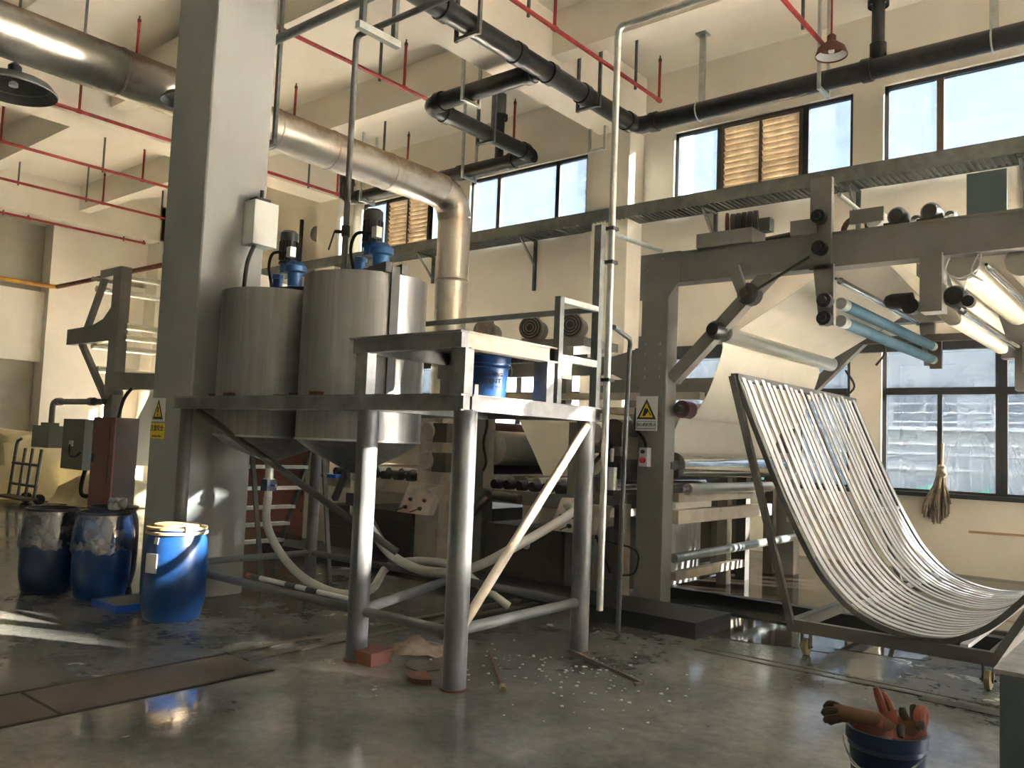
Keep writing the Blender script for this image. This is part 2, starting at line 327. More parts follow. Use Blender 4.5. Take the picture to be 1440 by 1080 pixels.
# windows
def window(n, x0, x1, z0, z1, divs, louv=None, lower=False):
    t = thing('window_%d' % n, ((x0+x1)/2, 12.8, z0), kind='structure')
    y0, y1 = 12.76, 12.84; fm = winf; f = 0.055
    MB().box(x0, x1, y0, y1, z0, z0+f).box(x0, x1, y0, y1, z1-f, z1).box(x0, x0+f, y0, y1, z0, z1).box(x1-f, x1, y0, y1, z0, z1).build('frame', fm, t)
    if lower:
        tz = 2.43
        MB().box(x0+f, x1-f, y0-.02, y1, tz, tz+0.1).build('transom', fm, t)
        for a, b in zip(divs, divs[1:]):
            if x0 > 8: continue      # unseen far right windows left without panes to let sun in
            glass_lo = glass_fill if x0 in (-21.9, -11.83) else MATS['dirty_speckled_glass']  # clearer panes in these two, to bring more light into the left bay
            MB().box(a+.005, b-.005, 12.79, 12.80, tz+0.1, z1-f).build('pane', glass_lo, t)
            mid = (a+b)/2
            MB().box(a+.005, mid, 12.80, 12.81, z0+f, tz).build('pane', glass_lo, t)
            MB().box(mid, b-.005, 12.785, 12.795, z0+f, tz).build('pane', glass_lo, t)
            MB().box(mid-.03, mid+.03, 12.77, 12.83, z0+f, tz).build('mullion', fm, t)
        for d in divs[1:-1]: MB().box(d-.07, d+.07, y0-.01, y1, z0+f, z1-f).build('mullion', fm, t)
        MB().box(x0-.03, x1+.03, 12.62, y1, z0-.04, z0+.02).build('sill', winf, t)
    else:
        for i, d in enumerate(divs[1:-1]):
            MB().box(d-.045, d+.045, y0, y1, z0+f, z1-f).build('mullion', brownf if i % 2 == 0 and not louv else fm, t)
        for a, b in zip(divs, divs[1:]):
            if louv and abs(a-louv[0]) < .01:
                lf = MB(); g = .05
                lf.box(a+.045, a+.045+g, y0-.03, y1, z0+f, z1-f).box(b-.045-g, b-.045, y0-.03, y1, z0+f, z1-f).box(a+.05, b-.05, y0-.03, y1, z1-f-g, z1-f).box((a+b)/2-.025, (a+b)/2+.025, y0-.03, y1, z0+f, z1-f)
                fr = lf.build('louvre_frame', brownf, t)
                MB().box(a+.05, b-.05, 12.85, 12.856, z0+f, z1-f).build('pane', louv_filter, t)  # added pane outside the slats, cuts the sun reaching them
                k = 14; h = (z1-f-.05-z0-f)/k
                for c0, c1 in ((a+.095, (a+b)/2-.025), ((a+b)/2+.025, b-.095)):
                    for i in range(k):
                        zb = z0+f+i*h
                        MB().prism([(c0, y0-.03, zb+h*.80), (c0, y0-.03, zb+h*.88), (c0, y1-.01, zb-h*.42), (c0, y1-.01, zb-h*.50)], (c1-c0, 0, 0)).build('slat', louvm, fr)
            else:
                MB().box(a+.04, b-.04, 12.795, 12.803, z0+f, z1-f).build('pane', glass_up if x0 < 12 else glass_mid, t)
    return t
n = 1
for x0, x1 in UW:
    L = x1-x0
    if n in (1, 3): dv = [x0, x0+.82, x0+2.28, x1]; lv = (x0+.82, x0+2.28)
    elif n in (4,): dv = [x0, x0+.75, x0+2.25, x1]; lv = None
    else: dv = [x0, x0+.75, x0+2.25, x1]; lv = None
    window(n, x0, x1, ZU0, ZU1, dv, lv); n += 1
for x0, x1 in LW:
    window(n, x0, x1, ZL0, ZL1, [x0, (x0+x1)/2-.0, x1], None, True); n += 1
# outside
S_(MB().box(-90, 90, -90, 90, -0.35, -0.21), 'yard_ground', yardm)
t = thing('office_block', (-6, 30, 0), 'pale grey block across the yard with railed windows, seen through dirty glass', 'building')
MB().box(-40, 30, 30, 38, -.05, 6.4).build('wall', bldm, t)
for i in range(22):
    x = -38+i*3.0
    MB().box(x, x+1.9, 29.93, 30.0, 2.6, 4.0).build('window', bldw, t)
rl = MB()
for z in (2.75, 3.05, 3.35): rl.box(-38, 28, 29.7, 29.74, z, z+.05)
for i in range(67): rl.box(-38+i, -37.95+i, 29.7, 29.74, 2.6, 3.5)
rl.box(-38, 28, 29.6, 30, 2.5, 2.62).build('railing', railw, t)
for z in (2.02, 1.7, 1.2): MB().box(-38, 28, 29.9, 30.0, z, z+.08).build('ledge', railw, t)
b = MB()
for i in range(40):
    x = -22+i*0.75; h = .45+.35*random.random()
    b.prism([(x, 27.2, 0), (x+.9, 27.2, 0), (x+.75, 27.5, h), (x+.2, 27.5, h*.8)], (0, .5, 0))
one(b, 'site_netting', netm, 'green netting heaped low along the far side of the yard outside the right window', 'netting')
t = thing('apartment_tower', (-34, 60, 0), 'pale tower block beyond the yard, seen through the middle clerestory window', 'building')
MB().box(-42, -36.6, 60, 70, -.05, 34).build('wall', bldm, t)
for k in range(9): MB().box(-41.2, -37.2, 59.9, 60, 4+k*3.2, 5.6+k*3.2).build('window', bldw, t)

S_(MB().box(1.0, 15.9, 4.6, 12.6, 0.0, .02), 'bounce_floor_slab', slabm)  # added out of view, pale so sunlight bounces up to ceiling and walls
# floor details: trench cover, joints, curb, wet area
S_(MB().box(-5.16, -5.13, -2, 3.3, .001, .004).box(-4.62, -4.59, -2, 3.3, .001, .004).box(-5.16, -4.6, 2.0, 2.02, .001, .004).box(-5.16, -4.6, .6, .62, .001, .004), 'floor_joint', seamm)
S_(MB().box(-5.13, -4.62, -2, 3.3, .0005, .003), 'trench_cover', trenchm)
S_(MB().box(-5.16, -5.1, 3.3, 6.6, .001, .012).box(-4.95, -4.88, 3.3, 6.6, .001, .012), 'trench_edge', trenchm)
S_(MB().box(-3.0, 4, 5.93, 5.96, .001, .004).box(-3.0, 4, 6.05, 6.07, .001, .003).box(-1.4, 3, 5.84, 5.93, .001, .004), 'floor_joint', seamm)
S_(MB().box(-4.5, 3, 7.85, 7.98, 0, .10), 'trim_2', black)
S_(MB().box(-4.35, -3.15, 6.25, 6.9, 0, .13).box(-9.5, -4.35, 6.45, 6.95, 0, .11), 'trim_3', black)
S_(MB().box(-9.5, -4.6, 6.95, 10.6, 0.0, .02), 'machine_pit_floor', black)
S_(MB().box(-4.5, 2, 7.98, 12.1, 0, .03), 'wet_floor_slab', wetm)
pd = []
for i in range(40):
    a = 2*math.pi*i/40; r = 1+.22*math.sin(3*a+1)+.15*math.sin(5*a)+.08*math.sin(9*a+2)
    pd.append((-2.95+.95*r*math.cos(a)*1.1, 7.0+.5*r*math.sin(a), .001))
one(MB().prism(pd, (0, 0, .003)), 'puddle', wetm, 'dark water puddle on the floor between the machine column and the slatted rack', 'puddle')

# ================================================================ MIXING PLATFORM
P = thing('mixing_platform', (-5.2, 4.5, 0), 'grey steel platform on round pipe legs carrying the two mixing tanks', 'platform')
MB().box(-6.93, -3.5, 3.78, 3.84, 1.70, 1.79).box(-6.93, -3.5, 3.76, 3.86, 1.787, 1.80).box(-6.93, -3.5, 3.76, 3.86, 1.695, 1.705).build('front_beam', steel_grey, P)
MB().box(-3.56, -3.5, 3.86, 5.3, 1.70, 1.79).box(-3.6, -3.49, 3.86, 5.32, 1.787, 1.80).box(-3.6, -3.49, 3.86, 5.32, 1.695, 1.705).build('side_beam', steel_grey, P)
MB().box(-6.93, -3.5, 5.24, 5.3, 1.70, 1.80).build('rear_beam', steel_grey, P)
MB().box(-6.93, -6.87, 3.86, 5.24, 1.70, 1.80).build('side_beam', steel_grey, P)
for x in (-5.82, -4.62): MB().box(x-.05, x+.05, 3.86, 5.24, 1.70, 1.79).build('cross_beam', steel_grey, P)
MB().box(-4.55, -3.6, 3.86, 5.24, 1.79, 1.803).build('deck_plate', mcream, P)
for x, y, r in ((-4.45, 3.85, .072), (-3.54, 3.85, .075), (-3.57, 5.22, .07), (-6.82, 3.84, .055), (-6.78, 5.22, .055), (-4.86, 5.22, .045)):
    MB().cyl((x, y, 0.0), (x, y, 1.70), r, 24).build('leg', leg_m, P)
    MB().cyl((x, y, 0.0), (x, y, .012), r+.012, 24).build('foot', rustm, P)
for p, q, r in (((-6.8, 3.86, .33), (-4.45, 3.86, .33), .032), ((-4.45, 3.86, .33), (-3.54, 3.86, .33), .034), ((-3.54, 3.85, .35), (-3.57, 5.2, .36), .035), ((-4.45, 3.88, .33), (-4.86, 5.22, .36), .035), ((-4.86, 5.22, .36), (-3.57, 5.22, .34), .032), ((-6.8, 5.22, .36), (-4.86, 5.22, .36), .03), ((-6.82, 3.86, .36), (-6.78, 5.22, .36), .03)):
    MB().cyl(p, q, r, 14).build('tie_pipe', leg_m, P)
MB().cyl((-3.5, 3.86, .38), (-3.53, 5.17, 1.66), .032, 12).build('brace', mcream, P)
MB().cyl((-6.66, 3.85, 1.68), (-4.9, 4.6, .62), .03, 12).build('brace', rackm, P)
MB().cyl((-6.7, 5.2, 1.66), (-5.6, 5.25, .36), .026, 12).build('brace', rackm, P)
MB().bar((-5.95, 5.15, 1.69), (-6.5, 5.25, .9), .05, .05).build('brace', rackm, P)
# upper step
MB().box(-4.52, -3.5, 3.74, 3.80, 2.085, 2.18).box(-4.54, -3.49, 3.72, 3.82, 2.178, 2.19).build('step_front_beam', steel_grey, P)
MB().box(-3.56, -3.5, 3.80, 4.70, 2.085, 2.18).box(-3.6, -3.49, 3.8, 4.72, 2.178, 2.19).box(-3.56, -3.47, 3.8, 4.7, 2.08, 2.088).build('step_side_beam', mcream, P)
MB().box(-4.52, -3.5, 4.64, 4.70, 2.085, 2.18).build('step_rear_beam', steel_grey, P)
MB().box(-4.52, -4.46, 3.8, 4.64, 2.085, 2.18).build('step_side_beam', steel_grey, P)
MB().box(-4.5, -3.55, 3.8, 4.66, 2.175, 2.186).build('step_plate', stain, P)
for x, y in ((-4.46, 3.78), (-3.55, 3.78), (-3.55, 4.62), (-4.46, 4.62)):
    MB().box(x-.06, x+.06, y-.01, y+.0, 1.80, 2.085).box(x-.06, x-.05, y, y+.07, 1.80, 2.085).box(x+.05, x+.06, y, y+.07, 1.80, 2.085).build('step_post', steel_grey, P)
# guard rail
MB().box(-3.53, -3.48, 4.72, 4.77, 1.80, 2.56).build('rail_post', galvd, P)
MB().box(-3.55, -3.49, 5.22, 5.28, 1.80, 3.19).build('rail_post', galvd, P)
MB().box(-3.53, -3.49, 4.77, 5.22, 2.52, 2.56).build('guard_rail', galv, P)
MB().box(-3.53, -3.49, 4.77, 5.22, 2.10, 2.15).build('guard_rail', galv, P)
MB().box(-5.6, -3.53, 5.26, 5.30, 2.53, 2.57).build('guard_rail', galvd, P)
MB().box(-5.64, -5.6, 5.26, 5.3, 1.80, 2.57).build('rail_post', galvd, P)
MB().box(-3.5, -3.49, 4.78, 4.9, 1.98, 2.10).build('bracket_plate', galv, P)

def tank(cx, cy, r, zt, zb, ztip, label, facet):
    t = thing('mixing_tank', (cx, cy, ztip), label, 'tank')
    MB().lathe((cx, cy, 0), [(r-.01, zb), (r, zb), (r, zt), (r-.012, zt), (r-.012, zt-.05)], facet).build('shell', stain, t, sharp=20 if facet < 20 else 35)
    MB().lathe((cx, cy, 0), [(r, zb), (r*.72, zb-.10), (.045, ztip+.02), (.04, ztip-.04)], 40).build('cone', stain, t)
    MB().lathe((cx, cy, 0), [(r-.015, zt-.03), (0, zt-.02)], 32).build('lid', stain, t)
    MB().lathe((cx, cy, 0), [(r+.004, zb-.008), (r+.006, zb), (r+.004, zb+.008)], 40).build('seam', galv, t)
    a = math.radians(-15 if facet < 40 else 22)
    q = Vector((math.cos(a), math.sin(a), 0)); c0 = Vector((cx, cy, zt+.035)); sd_ = Vector((-q.y, q.x, 0))
    for o_ in (-.07, .07): MB().bar(c0-q*.32+sd_*o_, c0+q*(r+.03)+sd_*o_, .05, .08).build('motor_bridge', black, t)
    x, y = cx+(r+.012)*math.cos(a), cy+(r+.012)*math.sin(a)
    MB().bar((x, y, zb+.3), (x, y, zt+.05), .07, .02, up=(math.cos(a), math.sin(a), 0)).build('shadow_strip', black, t)  # black strip standing in for a shadow band down the shell
    for k in range(4):
        a = math.radians(-130+k*50); MB().box(cx+r*math.cos(a)-.05, cx+r*math.cos(a)+.05, cy+r*math.sin(a)-.04, cy+r*math.sin(a)+.04, 1.80, 1.84).build('lug', rustm, t)
    MB().lathe((cx, cy, 0), [(.038, ztip-.04), (.038, ztip-.13), (.05, ztip-.13), (.05, ztip-.2), (.034, ztip-.2), (.034, ztip-.3)], 16).build('outlet', galv, t)
    MB().box(cx-.05, cx+.05, cy-.05, cy+.05, ztip-.24, ztip-.14).cyl((cx+.04, cy, ztip-.19), (cx+.14, cy-.02, ztip-.19), .012, 8).build('valve', navym, t)
    return t
tank(-6.45, 4.46, .50, 2.75, 1.48, 1.24, 'round stainless mixing tank nearest the pillar, left of the pair', 48)
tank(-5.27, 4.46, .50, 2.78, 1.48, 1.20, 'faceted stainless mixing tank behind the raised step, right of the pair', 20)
def stirrer(cx, cy, z, label):
    t = thing('stirrer_motor', (cx, cy, z), label, 'motor')
    x2 = cx+.10
    MB().lathe((x2, cy, z), [(.07, 0), (.07, .02), (.062, .03), (.07, .15), (.1, .16), (.1, .21), (.085, .22), (.06, .25), (0, .26)], 22).build('gearbox', bluepump, t)
    MB().lathe((cx-.16, cy, z), [(.045, 0), (.045, .12), (.055, .12), (.055, .16), (.03, .17)], 14).build('pump', bluepump, t)
    MB().box(cx-.05, x2, cy-.06, cy+.06, z+.16, z+.26).build('coupling', bluepump, t)
    MB().lathe((cx-.02, cy, z), [(.085, .24), (.085, .26), (.075, .27), (.075, .46), (.08, .46), (.08, .53), (.06, .55), (0, .555)], 22).build('motor_body', motorb, t)
    fb = MB()
    for k in range(18):
        a = 2*math.pi*k/18
        fb.bar((cx-.02+.08*math.cos(a), cy+.08*math.sin(a), z+.28), (cx-.02+.08*math.cos(a), cy+.08*math.sin(a), z+.45), .006, .012, up=(math.cos(a), math.sin(a), 0))
    fb.build('cooling_fins', motorb, t)['kind'] = 'stuff'
    MB().box(cx+.06, cx+.12, cy-.08, cy-.02, z+.29, z+.38).build('terminal_box', galv, t)
    MB().tube(smooth([(cx+.06, cy-.07, z+.33), (cx-.08, cy-.12, z+.33), (cx-.18, cy-.09, z+.22), (cx-.17, cy-.06, z+.05), (cx-.2, cy-.06, z)]), .014, 8).build('cable', cable, t)
    return t
stirrer(-6.40, 4.50, 2.81, 'blue and black stirrer motor on the left mixing tank beside the pillar')
stirrer(-5.25, 4.50, 2.84, 'blue and black stirrer motor on the right mixing tank under the water pipe')
# hoses
one(MB().tube(smooth([(-6.45, 4.46, .95), (-6.44, 4.46, .7), (-6.25, 4.5, .45), (-5.95, 4.55, .27), (-5.62, 4.65, .19), (-5.4, 4.8, .24), (-5.75, 5.35, .36), (-5.3, 5.6, .40), (-4.95, 5.75, .2), (-4.8, 5.9, .06)]), .036, 12), 'hose', hosem, 'translucent hose sagging from the left mixing tank to the floor', 'hose')
one(MB().tube(smooth([(-5.27, 4.46, .9), (-5.36, 4.7, .78), (-5.30, 4.9, .54), (-4.94, 4.95, .44), (-4.50, 5.0, .50), (-4.2, 5.3, .72), (-4.35, 6.2, .92), (-4.9, 6.9, .9)]), .038, 12), 'hose', hosem, 'translucent hose curving from the right mixing tank up to the machine', 'hose')
# water pipes
t = thing('water_pipe', (-5.52, 4.42, 2.75), 'vertical steel water pipe ending in the right mixing tank with an elbow under the ceiling', 'pipe')
MB().tube([(-5.52, 4.42, 2.7)]+[(-5.52, 4.42, 4.86)]+arc((-5.46, 4.42, 4.86), .06, 180, 90, 5)+[(2, 4.42, 4.92)], .026, 12).build('pipe', galvd, t)
MB().lathe((-5.52, 4.42, 3.18), [(.036, 0), (.036, .09)], 12).cyl((-5.52, 4.42, 3.22), (-5.59, 4.36, 3.22), .016, 8).bar((-5.59, 4.36, 3.22), (-5.62, 4.33, 3.06), .015, .012).build('ball_valve', black, t)
t = thing('water_pipe', (-3.46, 5.3, 1.8), 'thin steel pipe rising beside the platform guard rail to an elbow', 'pipe')
MB().tube([(-3.46, 5.32, .3)]+[(-3.46, 5.32, 4.72)]+arc((-3.40, 5.32, 4.72), .06, 180, 90, 5)+[(2, 5.32, 4.78)], .026, 12).build('pipe', galv, t)
for z in (2.0, 2.9, 3.16): MB().box(-3.5, -3.42, 5.28, 5.36, z, z+.025).build('pipe_clip', black, t)
t = thing('pipe_hanger', (-5.2, 4.45, 4.8), 'galvanized hanger block with rods holding the elbow of the tank water pipe', 'hanger')
MB().box(-5.27, -5.21, 4.2, 4.65, 4.82, 4.88).build('channel', galv, t)
for y, x in ((4.25, -5.24), (4.6, -5.24)): MB().box(x-.025, x+.025, y-.02, y+.02, 4.88, 7.12).build('rod', galvd, t)
one(MB().tube([(-3.47, 5.3, 3.14), (-4.0, 7.03, 3.42)], .02, 8), 'stay_tube', galv, 'thin galvanized stay tube from the guard rail post to the machine column', 'tube')
one(MB().tube([(-3.44, 5.36, 2.42), (-3.60, 5.85, 2.40), (-3.66, 5.96, 2.38), (-3.69, 6.0, 2.30), (-3.71, 6.0, 1.2), (-3.73, 6.02, 0.0)], .02, 10), 'conduit', leg_m, 'grey bent conduit dropping to the floor just left of the warning sign column', 'conduit')

# pail on the platform
def pail(x, y, z, r, h, body, label, strip=True):
    t = thing('pail', (x, y, z), label, 'pail')
    MB().lathe((x, y, z), [(0, .0), (r*.86, 0), (r*.88, .01), (r, h), (r+.012, h), (r+.012, h-.05), (r-.008, h-.05), (r-.004, h-.06), (r+.005, h-.075), (r-.01, h-.085), (r-.012, h-.01), (r*.86-.01, .02), (0, .02)], 36).build('body', body, t)
    hd = arc((x, y, z+h-.06), r+.02, *((200, 340) if z == 0 else (20, 160)), 16, 'xy'); hd = [(p[0], p[1], p[2]-.09*math.sin(math.pi*i/16)) for i, p in enumerate(hd)]
    MB().tube(hd, .004, 6).build('handle', galv, t)
    return t
pa = pail(-3.87, 4.42, 1.803, .15, .30, bluem, 'blue paint pail standing under the raised step on the platform')
fv = Vector((3.87, -4.42, 0)).normalized(); rv = Vector((-fv.y, fv.x, 0))
for k, (sz, zz, s) in enumerate(((.035, 1.97, 'FINISHING'), (.045, 1.925, 'AGENT'), (.016, 1.89, 'NET WEIGHT 20KG'))):
    text_mesh(s, sz, 'print', signk, pa, Vector((-3.87, 4.42, zz))+fv*.143+rv*.02, rv, (0, 0, 1))
q = pa; MB().prism([Vector((-3.87, 4.42, 1.82))+fv*.137-rv*.085, Vector((-3.87, 4.42, 1.82))+fv*.137-rv*.06, Vector((-3.87, 4.42, 1.90))+fv*.137-rv*.06, Vector((-3.87, 4.42, 1.90))+fv*.137-rv*.085], fv*.003).build('label', signw, pa)
# barrier pole
t = thing('marker_pole', (-5.2, 3.9, .36), 'white marker pole with red tip and black bands lying on the front tie pipe', 'pole')
a, bb = Vector((-5.85, 3.9, .385)), Vector((-4.55, 3.88, .383))
for f0, f1, mm, nm in ((0, .05, redp, 'tip'), (.05, .14, black, 'band'), (.14, .40, signw, 'section'), (.40, .50, black, 'band'), (.50, .6, signw, 'section'), (.6, .7, black, 'band'), (.7, 1, signw, 'section')):
    MB().cyl(a.lerp(bb, f0), a.lerp(bb, f1), .018, 10).build(nm, mm, t)

# ================================================================ DRUMS
def drum(x, y, z0, h, r, label, m, film=False, lid=False, cat='drum'):
    t = thing('plastic_drum', (x, y, z0), label, cat)
    pr = [(0, 0), (r*.82, 0), (r*.86, .015), (r*.92, .08), (r*.985, .2*h), (r, .42*h), (r*1.0, .44*h), (r*1.005, .6*h), (r*.985, .75*h), (r*.94, .88*h), (r*.86, .94*h), (r*.86, .97*h), (r*.90, .975*h), (r*.90, h), (r*.82, h), (r*.80, .97*h), (r*.9, .7*h), (0, .66*h)]
    MB().lathe((x, y, z0), pr, 40).build('body', m, t)
    if lid:
        MB().lathe((x, y, z0), [(r*.93, .945*h), (r*.955, .95*h), (r*.955, .975*h), (r*.93, .98*h)], 40, closed=True).build('clamp_ring', tan, t)
        MB().lathe((x, y, z0), [(r*.93, 1.0*h), (r*.93, 1.025*h), (r*.78, 1.03*h), (r*.74, 1.015*h), (r*.70, 1.05*h), (0, 1.055*h)], 40).build('lid', tan, t)
        MB().box(x+r*.80, x+r*.96, y-.06, y+.0, z0+.98*h, z0+1.05*h).build('clamp_lever', tan, t)
    else:
        MB().lathe((x, y, z0), [(r*.90, .985*h), (r*.93, .99*h), (r*.93, 1.02*h), (r*.86, 1.02*h), (r*.86, .985*h)], 40, closed=True).build('rim', black, t)
    if film:
        b = MB(); n = 72; rings = []
        for i, zf in enumerate((.99, .95, .88, .78, .68, .60, .56)):
            rr = r*(.93, .95, .985, 1.03, 1.05, 1.06, 1.075)[i]; ring = []
            for k in range(n):
                a = 2*math.pi*k/n
                wv = 1+(.012+.012*(i > 2))*math.sin(11*a+i*.7)+.012*math.sin(23*a+2*i)
                zz = zf*h+(0.03*h*math.sin(5*a)+.02*h*math.sin(13*a) if i == 6 else 0)
                ring.append(b.b.verts.new((x+rr*wv*math.cos(a), y+rr*wv*math.sin(a), z0+zz)))
            rings.append(ring)
        for A, B in zip(rings, rings[1:]):
            for k in range(n): b.b.faces.new([A[k], A[(k+1) % n], B[(k+1) % n], B[k]])
        b.build('plastic_liner', film_m, t, sharp=80)
    return t
d1 = drum(-6.42, 3.60, 0, .715, .25, 'blue plastic drum with a tan clamped lid, standing alone in front of the pillar', bluem, lid=True)
f1 = Vector((6.42, -3.60, 0)).normalized(); r1 = Vector((-f1.y, f1.x, 0))
c1 = Vector((-6.42, 3.60, .46)); na = (f1*.72-r1*.69).normalized(); ra = Vector((-na.y, na.x, 0))
MB().prism([c1+na*.246-ra*.055+Vector((0, 0, -.075)), c1+na*.246+ra*.055+Vector((0, 0, -.075)), c1+na*.246+ra*.055+Vector((0, 0, .075)), c1+na*.246-ra*.055+Vector((0, 0, .075))], na*.006).build('paper_label', signw, d1)
MB().prism([c1+na*.236-ra*.0+Vector((0, 0, .15)), c1+na*.236+ra*.04+Vector((0, 0, .15)), c1+na*.225+ra*.04+Vector((0, 0, .20)), c1+na*.225-ra*.0+Vector((0, 0, .20))], na*.004).build('paper_label', signw, d1)
drum(-7.60, 3.56, 0, .74, .242, 'blue plastic drum with clear film round its top, middle one by the pillar', bluem, film=True)
drum(-8.13, 3.33, 0, .74, .242, 'dark blue drum with a film-wrapped top, leftmost of the row by the pillar', navym, film=True)
drum(-8.08, 3.86, 0, .74, .242, 'dark drum hidden behind the film-topped pair beside the pillar', navym)
one(MB().lathe((-7.72, 3.72, .757), [(0, 0), (.07, 0), (.085, .03), (.08, .10), (.06, .105), (.055, .09), (0, .085)], 14), 'crumpled_film', film_m, 'crumpled clear film bundle lying on the rim of the film-topped drums', 'film')
t = thing('blue_tray', (-7.05, 3.5, 0), 'shallow bright blue plastic tray on the floor between two blue drums', 'tray')
MB().box(-7.26, -6.82, 3.34, 3.74, 0, .02).box(-7.26, -7.24, 3.34, 3.74, .02, .06).box(-6.84, -6.82, 3.34, 3.74, .02, .06).box(-7.24, -6.84, 3.34, 3.36, .02, .06).box(-7.24, -6.84, 3.72, 3.74, .02, .06).build('shell', bluep, t)
MB().box(-7.24, -6.84, 3.36, 3.72, .045, .055).build('lining', cabg, t)

# debris
one(MB().box(-4.44, -4.24, 3.80, 3.98, 0, .075).prism([(-4.45, 3.79, .075), (-4.23, 3.79, .075), (-4.23, 3.99, .085), (-4.45, 3.99, .085)], (0, 0, .012)), 'red_brick_block', brickm, 'small red-brown block on the floor beside the middle platform leg', 'block')
b = MB(); pts = []
for i in range(9):
    for j in range(7):
        u, v = i/8, j/6
        z = .085*math.sin(math.pi*min(1, max(0, u)))*math.sin(math.pi*v)*(1+.35*math.sin(i*1.3+j*1.1))+.02*random.random()*(0 < i < 8)
        pts.append(b.b.verts.new((-4.55+.42*u+.02*random.random(), 4.02+.34*v+.25*u+.02*random.random(), max(.003, z))))
for i in range(8):
    for j in range(6): b.b.faces.new([pts[i*7+j], pts[(i+1)*7+j], pts[(i+1)*7+j+1], pts[i*7+j+1]])
one(b, 'plastic_bag', bagm, 'crumpled dirty plastic bag on the floor between the platform legs', 'bag')
one(MB().prism([(-3.80+.11*math.cos(a), 3.86+.11*math.sin(a), 0) for a in [math.pi*k/9*1.15+2.3 for k in range(10)]], (0, 0, .03)), 'rusty_disc', rustm, 'rusty half disc lying flat near the front platform leg', 'disc')
t = thing('threaded_rod', (-3.6, 4.3, 0), 'rusty threaded rod with a nut pointing at the camera on the open floor', 'rod')
MB().cyl((-3.92, 4.63, .012), (-3.30, 4.03, .012), .009, 8).build('rod', rustm, t); MB().cyl((-3.33, 4.06, .018), (-3.28, 4.01, .018), .022, 6).build('nut', brass, t)
one(MB().bar((-3.58, 5.14, .012), (-2.78, 4.80, .012), .022, .022).bar((-2.78, 4.80, .012), (-2.80, 4.74, .012), .02, .02), 'steel_bar', mdark, 'dark thin steel bar lying on the floor right of the platform', 'bar')
one(MB().tube(smooth([(-4.2, 4.1, .006), (-4.1, 3.98, .006), (-3.95, 3.96, .006), (-3.88, 4.08, .006)]), .004, 6), 'wire', cable, 'thin loose wire curling on the floor beside the plastic bag', 'wire')
b = MB()
for i in range(150):
    x, y = -3.3+random.gauss(0, .45), 4.6+random.gauss(0, .35); s = .004+.008*random.random()
    b.prism([(x, y, 0), (x+s*2, y+s*.5, 0), (x+s, y+s*1.5, 0)], (0, 0, s*.7))
b = one(b, 'plaster_chips', signw, 'scatter of pale plaster crumbs over the floor right of the front leg', 'debris'); b['kind'] = 'stuff'

# ================================================================ SIGNS
t = thing('warning_sign', (-7.55, 3.965, 1.42), 'yellow and white exclamation warning sign on the dark pillar face', 'sign')
MB().box(-7.665, -7.435, 3.962, 3.969, 1.58, 1.80).build('plate', signw, t); MB().box(-7.675, -7.425, 3.961, 3.969, 1.42, 1.565).build('caption_plate', yelm, t)
MB().prism([(-7.645, 3.960, 1.60), (-7.455, 3.960, 1.60), (-7.55, 3.960, 1.785)], (0, .002, 0)).build('triangle', signk, t)
MB().prism([(-7.612, 3.958, 1.625), (-7.488, 3.958, 1.625), (-7.55, 3.958, 1.748)], (0, .002, 0)).build('triangle', yelm, t)
MB().prism([(-7.558, 3.956, 1.66), (-7.542, 3.956, 1.66), (-7.538, 3.956, 1.715), (-7.562, 3.956, 1.715)], (0, .002, 0)).box(-7.558, -7.542, 3.956, 3.958, 1.634, 1.650).build('exclamation_mark', signk, t)
text_mesh('注意安全', .060, 'caption', signk, t, (-7.55, 3.960, 1.515), (1, 0, 0), (0, 0, 1)); text_mesh('Attention safety', .026, 'caption', signk, t, (-7.55, 3.960, 1.445), (1, 0, 0), (0, 0, 1))
t = thing('warning_sign', (-4.09, 7.0, 1.68), 'white hand-injury warning sign with yellow triangle on the machine column', 'sign')
MB().box(-4.20, -3.97, 6.985, 6.993, 1.68, 2.01).build('plate', signw, t)
MB().prism([(-4.19, 6.982, 1.79), (-3.98, 6.982, 1.79), (-4.085, 6.982, 1.985)], (0, .003, 0)).build('triangle', signk, t)
MB().prism([(-4.158, 6.979, 1.808), (-4.012, 6.979, 1.808), (-4.085, 6.979, 1.945)], (0, .003, 0)).build('triangle', yelm, t)
MB().prism([(-4.125, 6.976, 1.82), (-4.10, 6.976, 1.82), (-4.06, 6.976, 1.865), (-4.04, 6.976, 1.825), (-4.03, 6.976, 1.83), (-4.07, 6.976, 1.89), (-4.10, 6.976, 1.90), (-4.11, 6.976, 1.87)], (0, .003, 0)).build('pictogram', signk, t)
MB().box(-4.19, -3.98, 6.983, 6.986, 1.70, 1.704).box(-4.19, -3.98, 6.983, 6.986, 1.768, 1.772).box(-4.19, -4.187, 6.983, 6.986, 1.70, 1.77).box(-3.983, -3.98, 6.983, 6.986, 1.70, 1.77).build('caption_frame', signk, t)
text_mesh('当心机械伤人', .036, 'caption', signk, t, (-4.085, 6.983, 1.737), (1, 0, 0), (0, 0, 1))
t = thing('wall_box', (-6.97, 4.5, 3.25), 'pale metal box fixed on the lit side of the pillar above the tanks', 'box')
MB().box(-7.0, -6.82, 4.38, 4.64, 3.28, 3.70).build('housing', whitebox, t); MB().box(-6.98, -6.86, 4.42, 4.58, 3.70, 3.74).cyl((-6.9, 4.5, 3.74), (-6.9, 4.5, 3.82), .02, 8).build('cable_gland', black, t)
MB().tube(smooth([(-6.9, 4.45, 3.28), (-6.92, 4.4, 3.1), (-6.95, 4.4, 2.85)]), .02, 8).build('cable', cable, t)

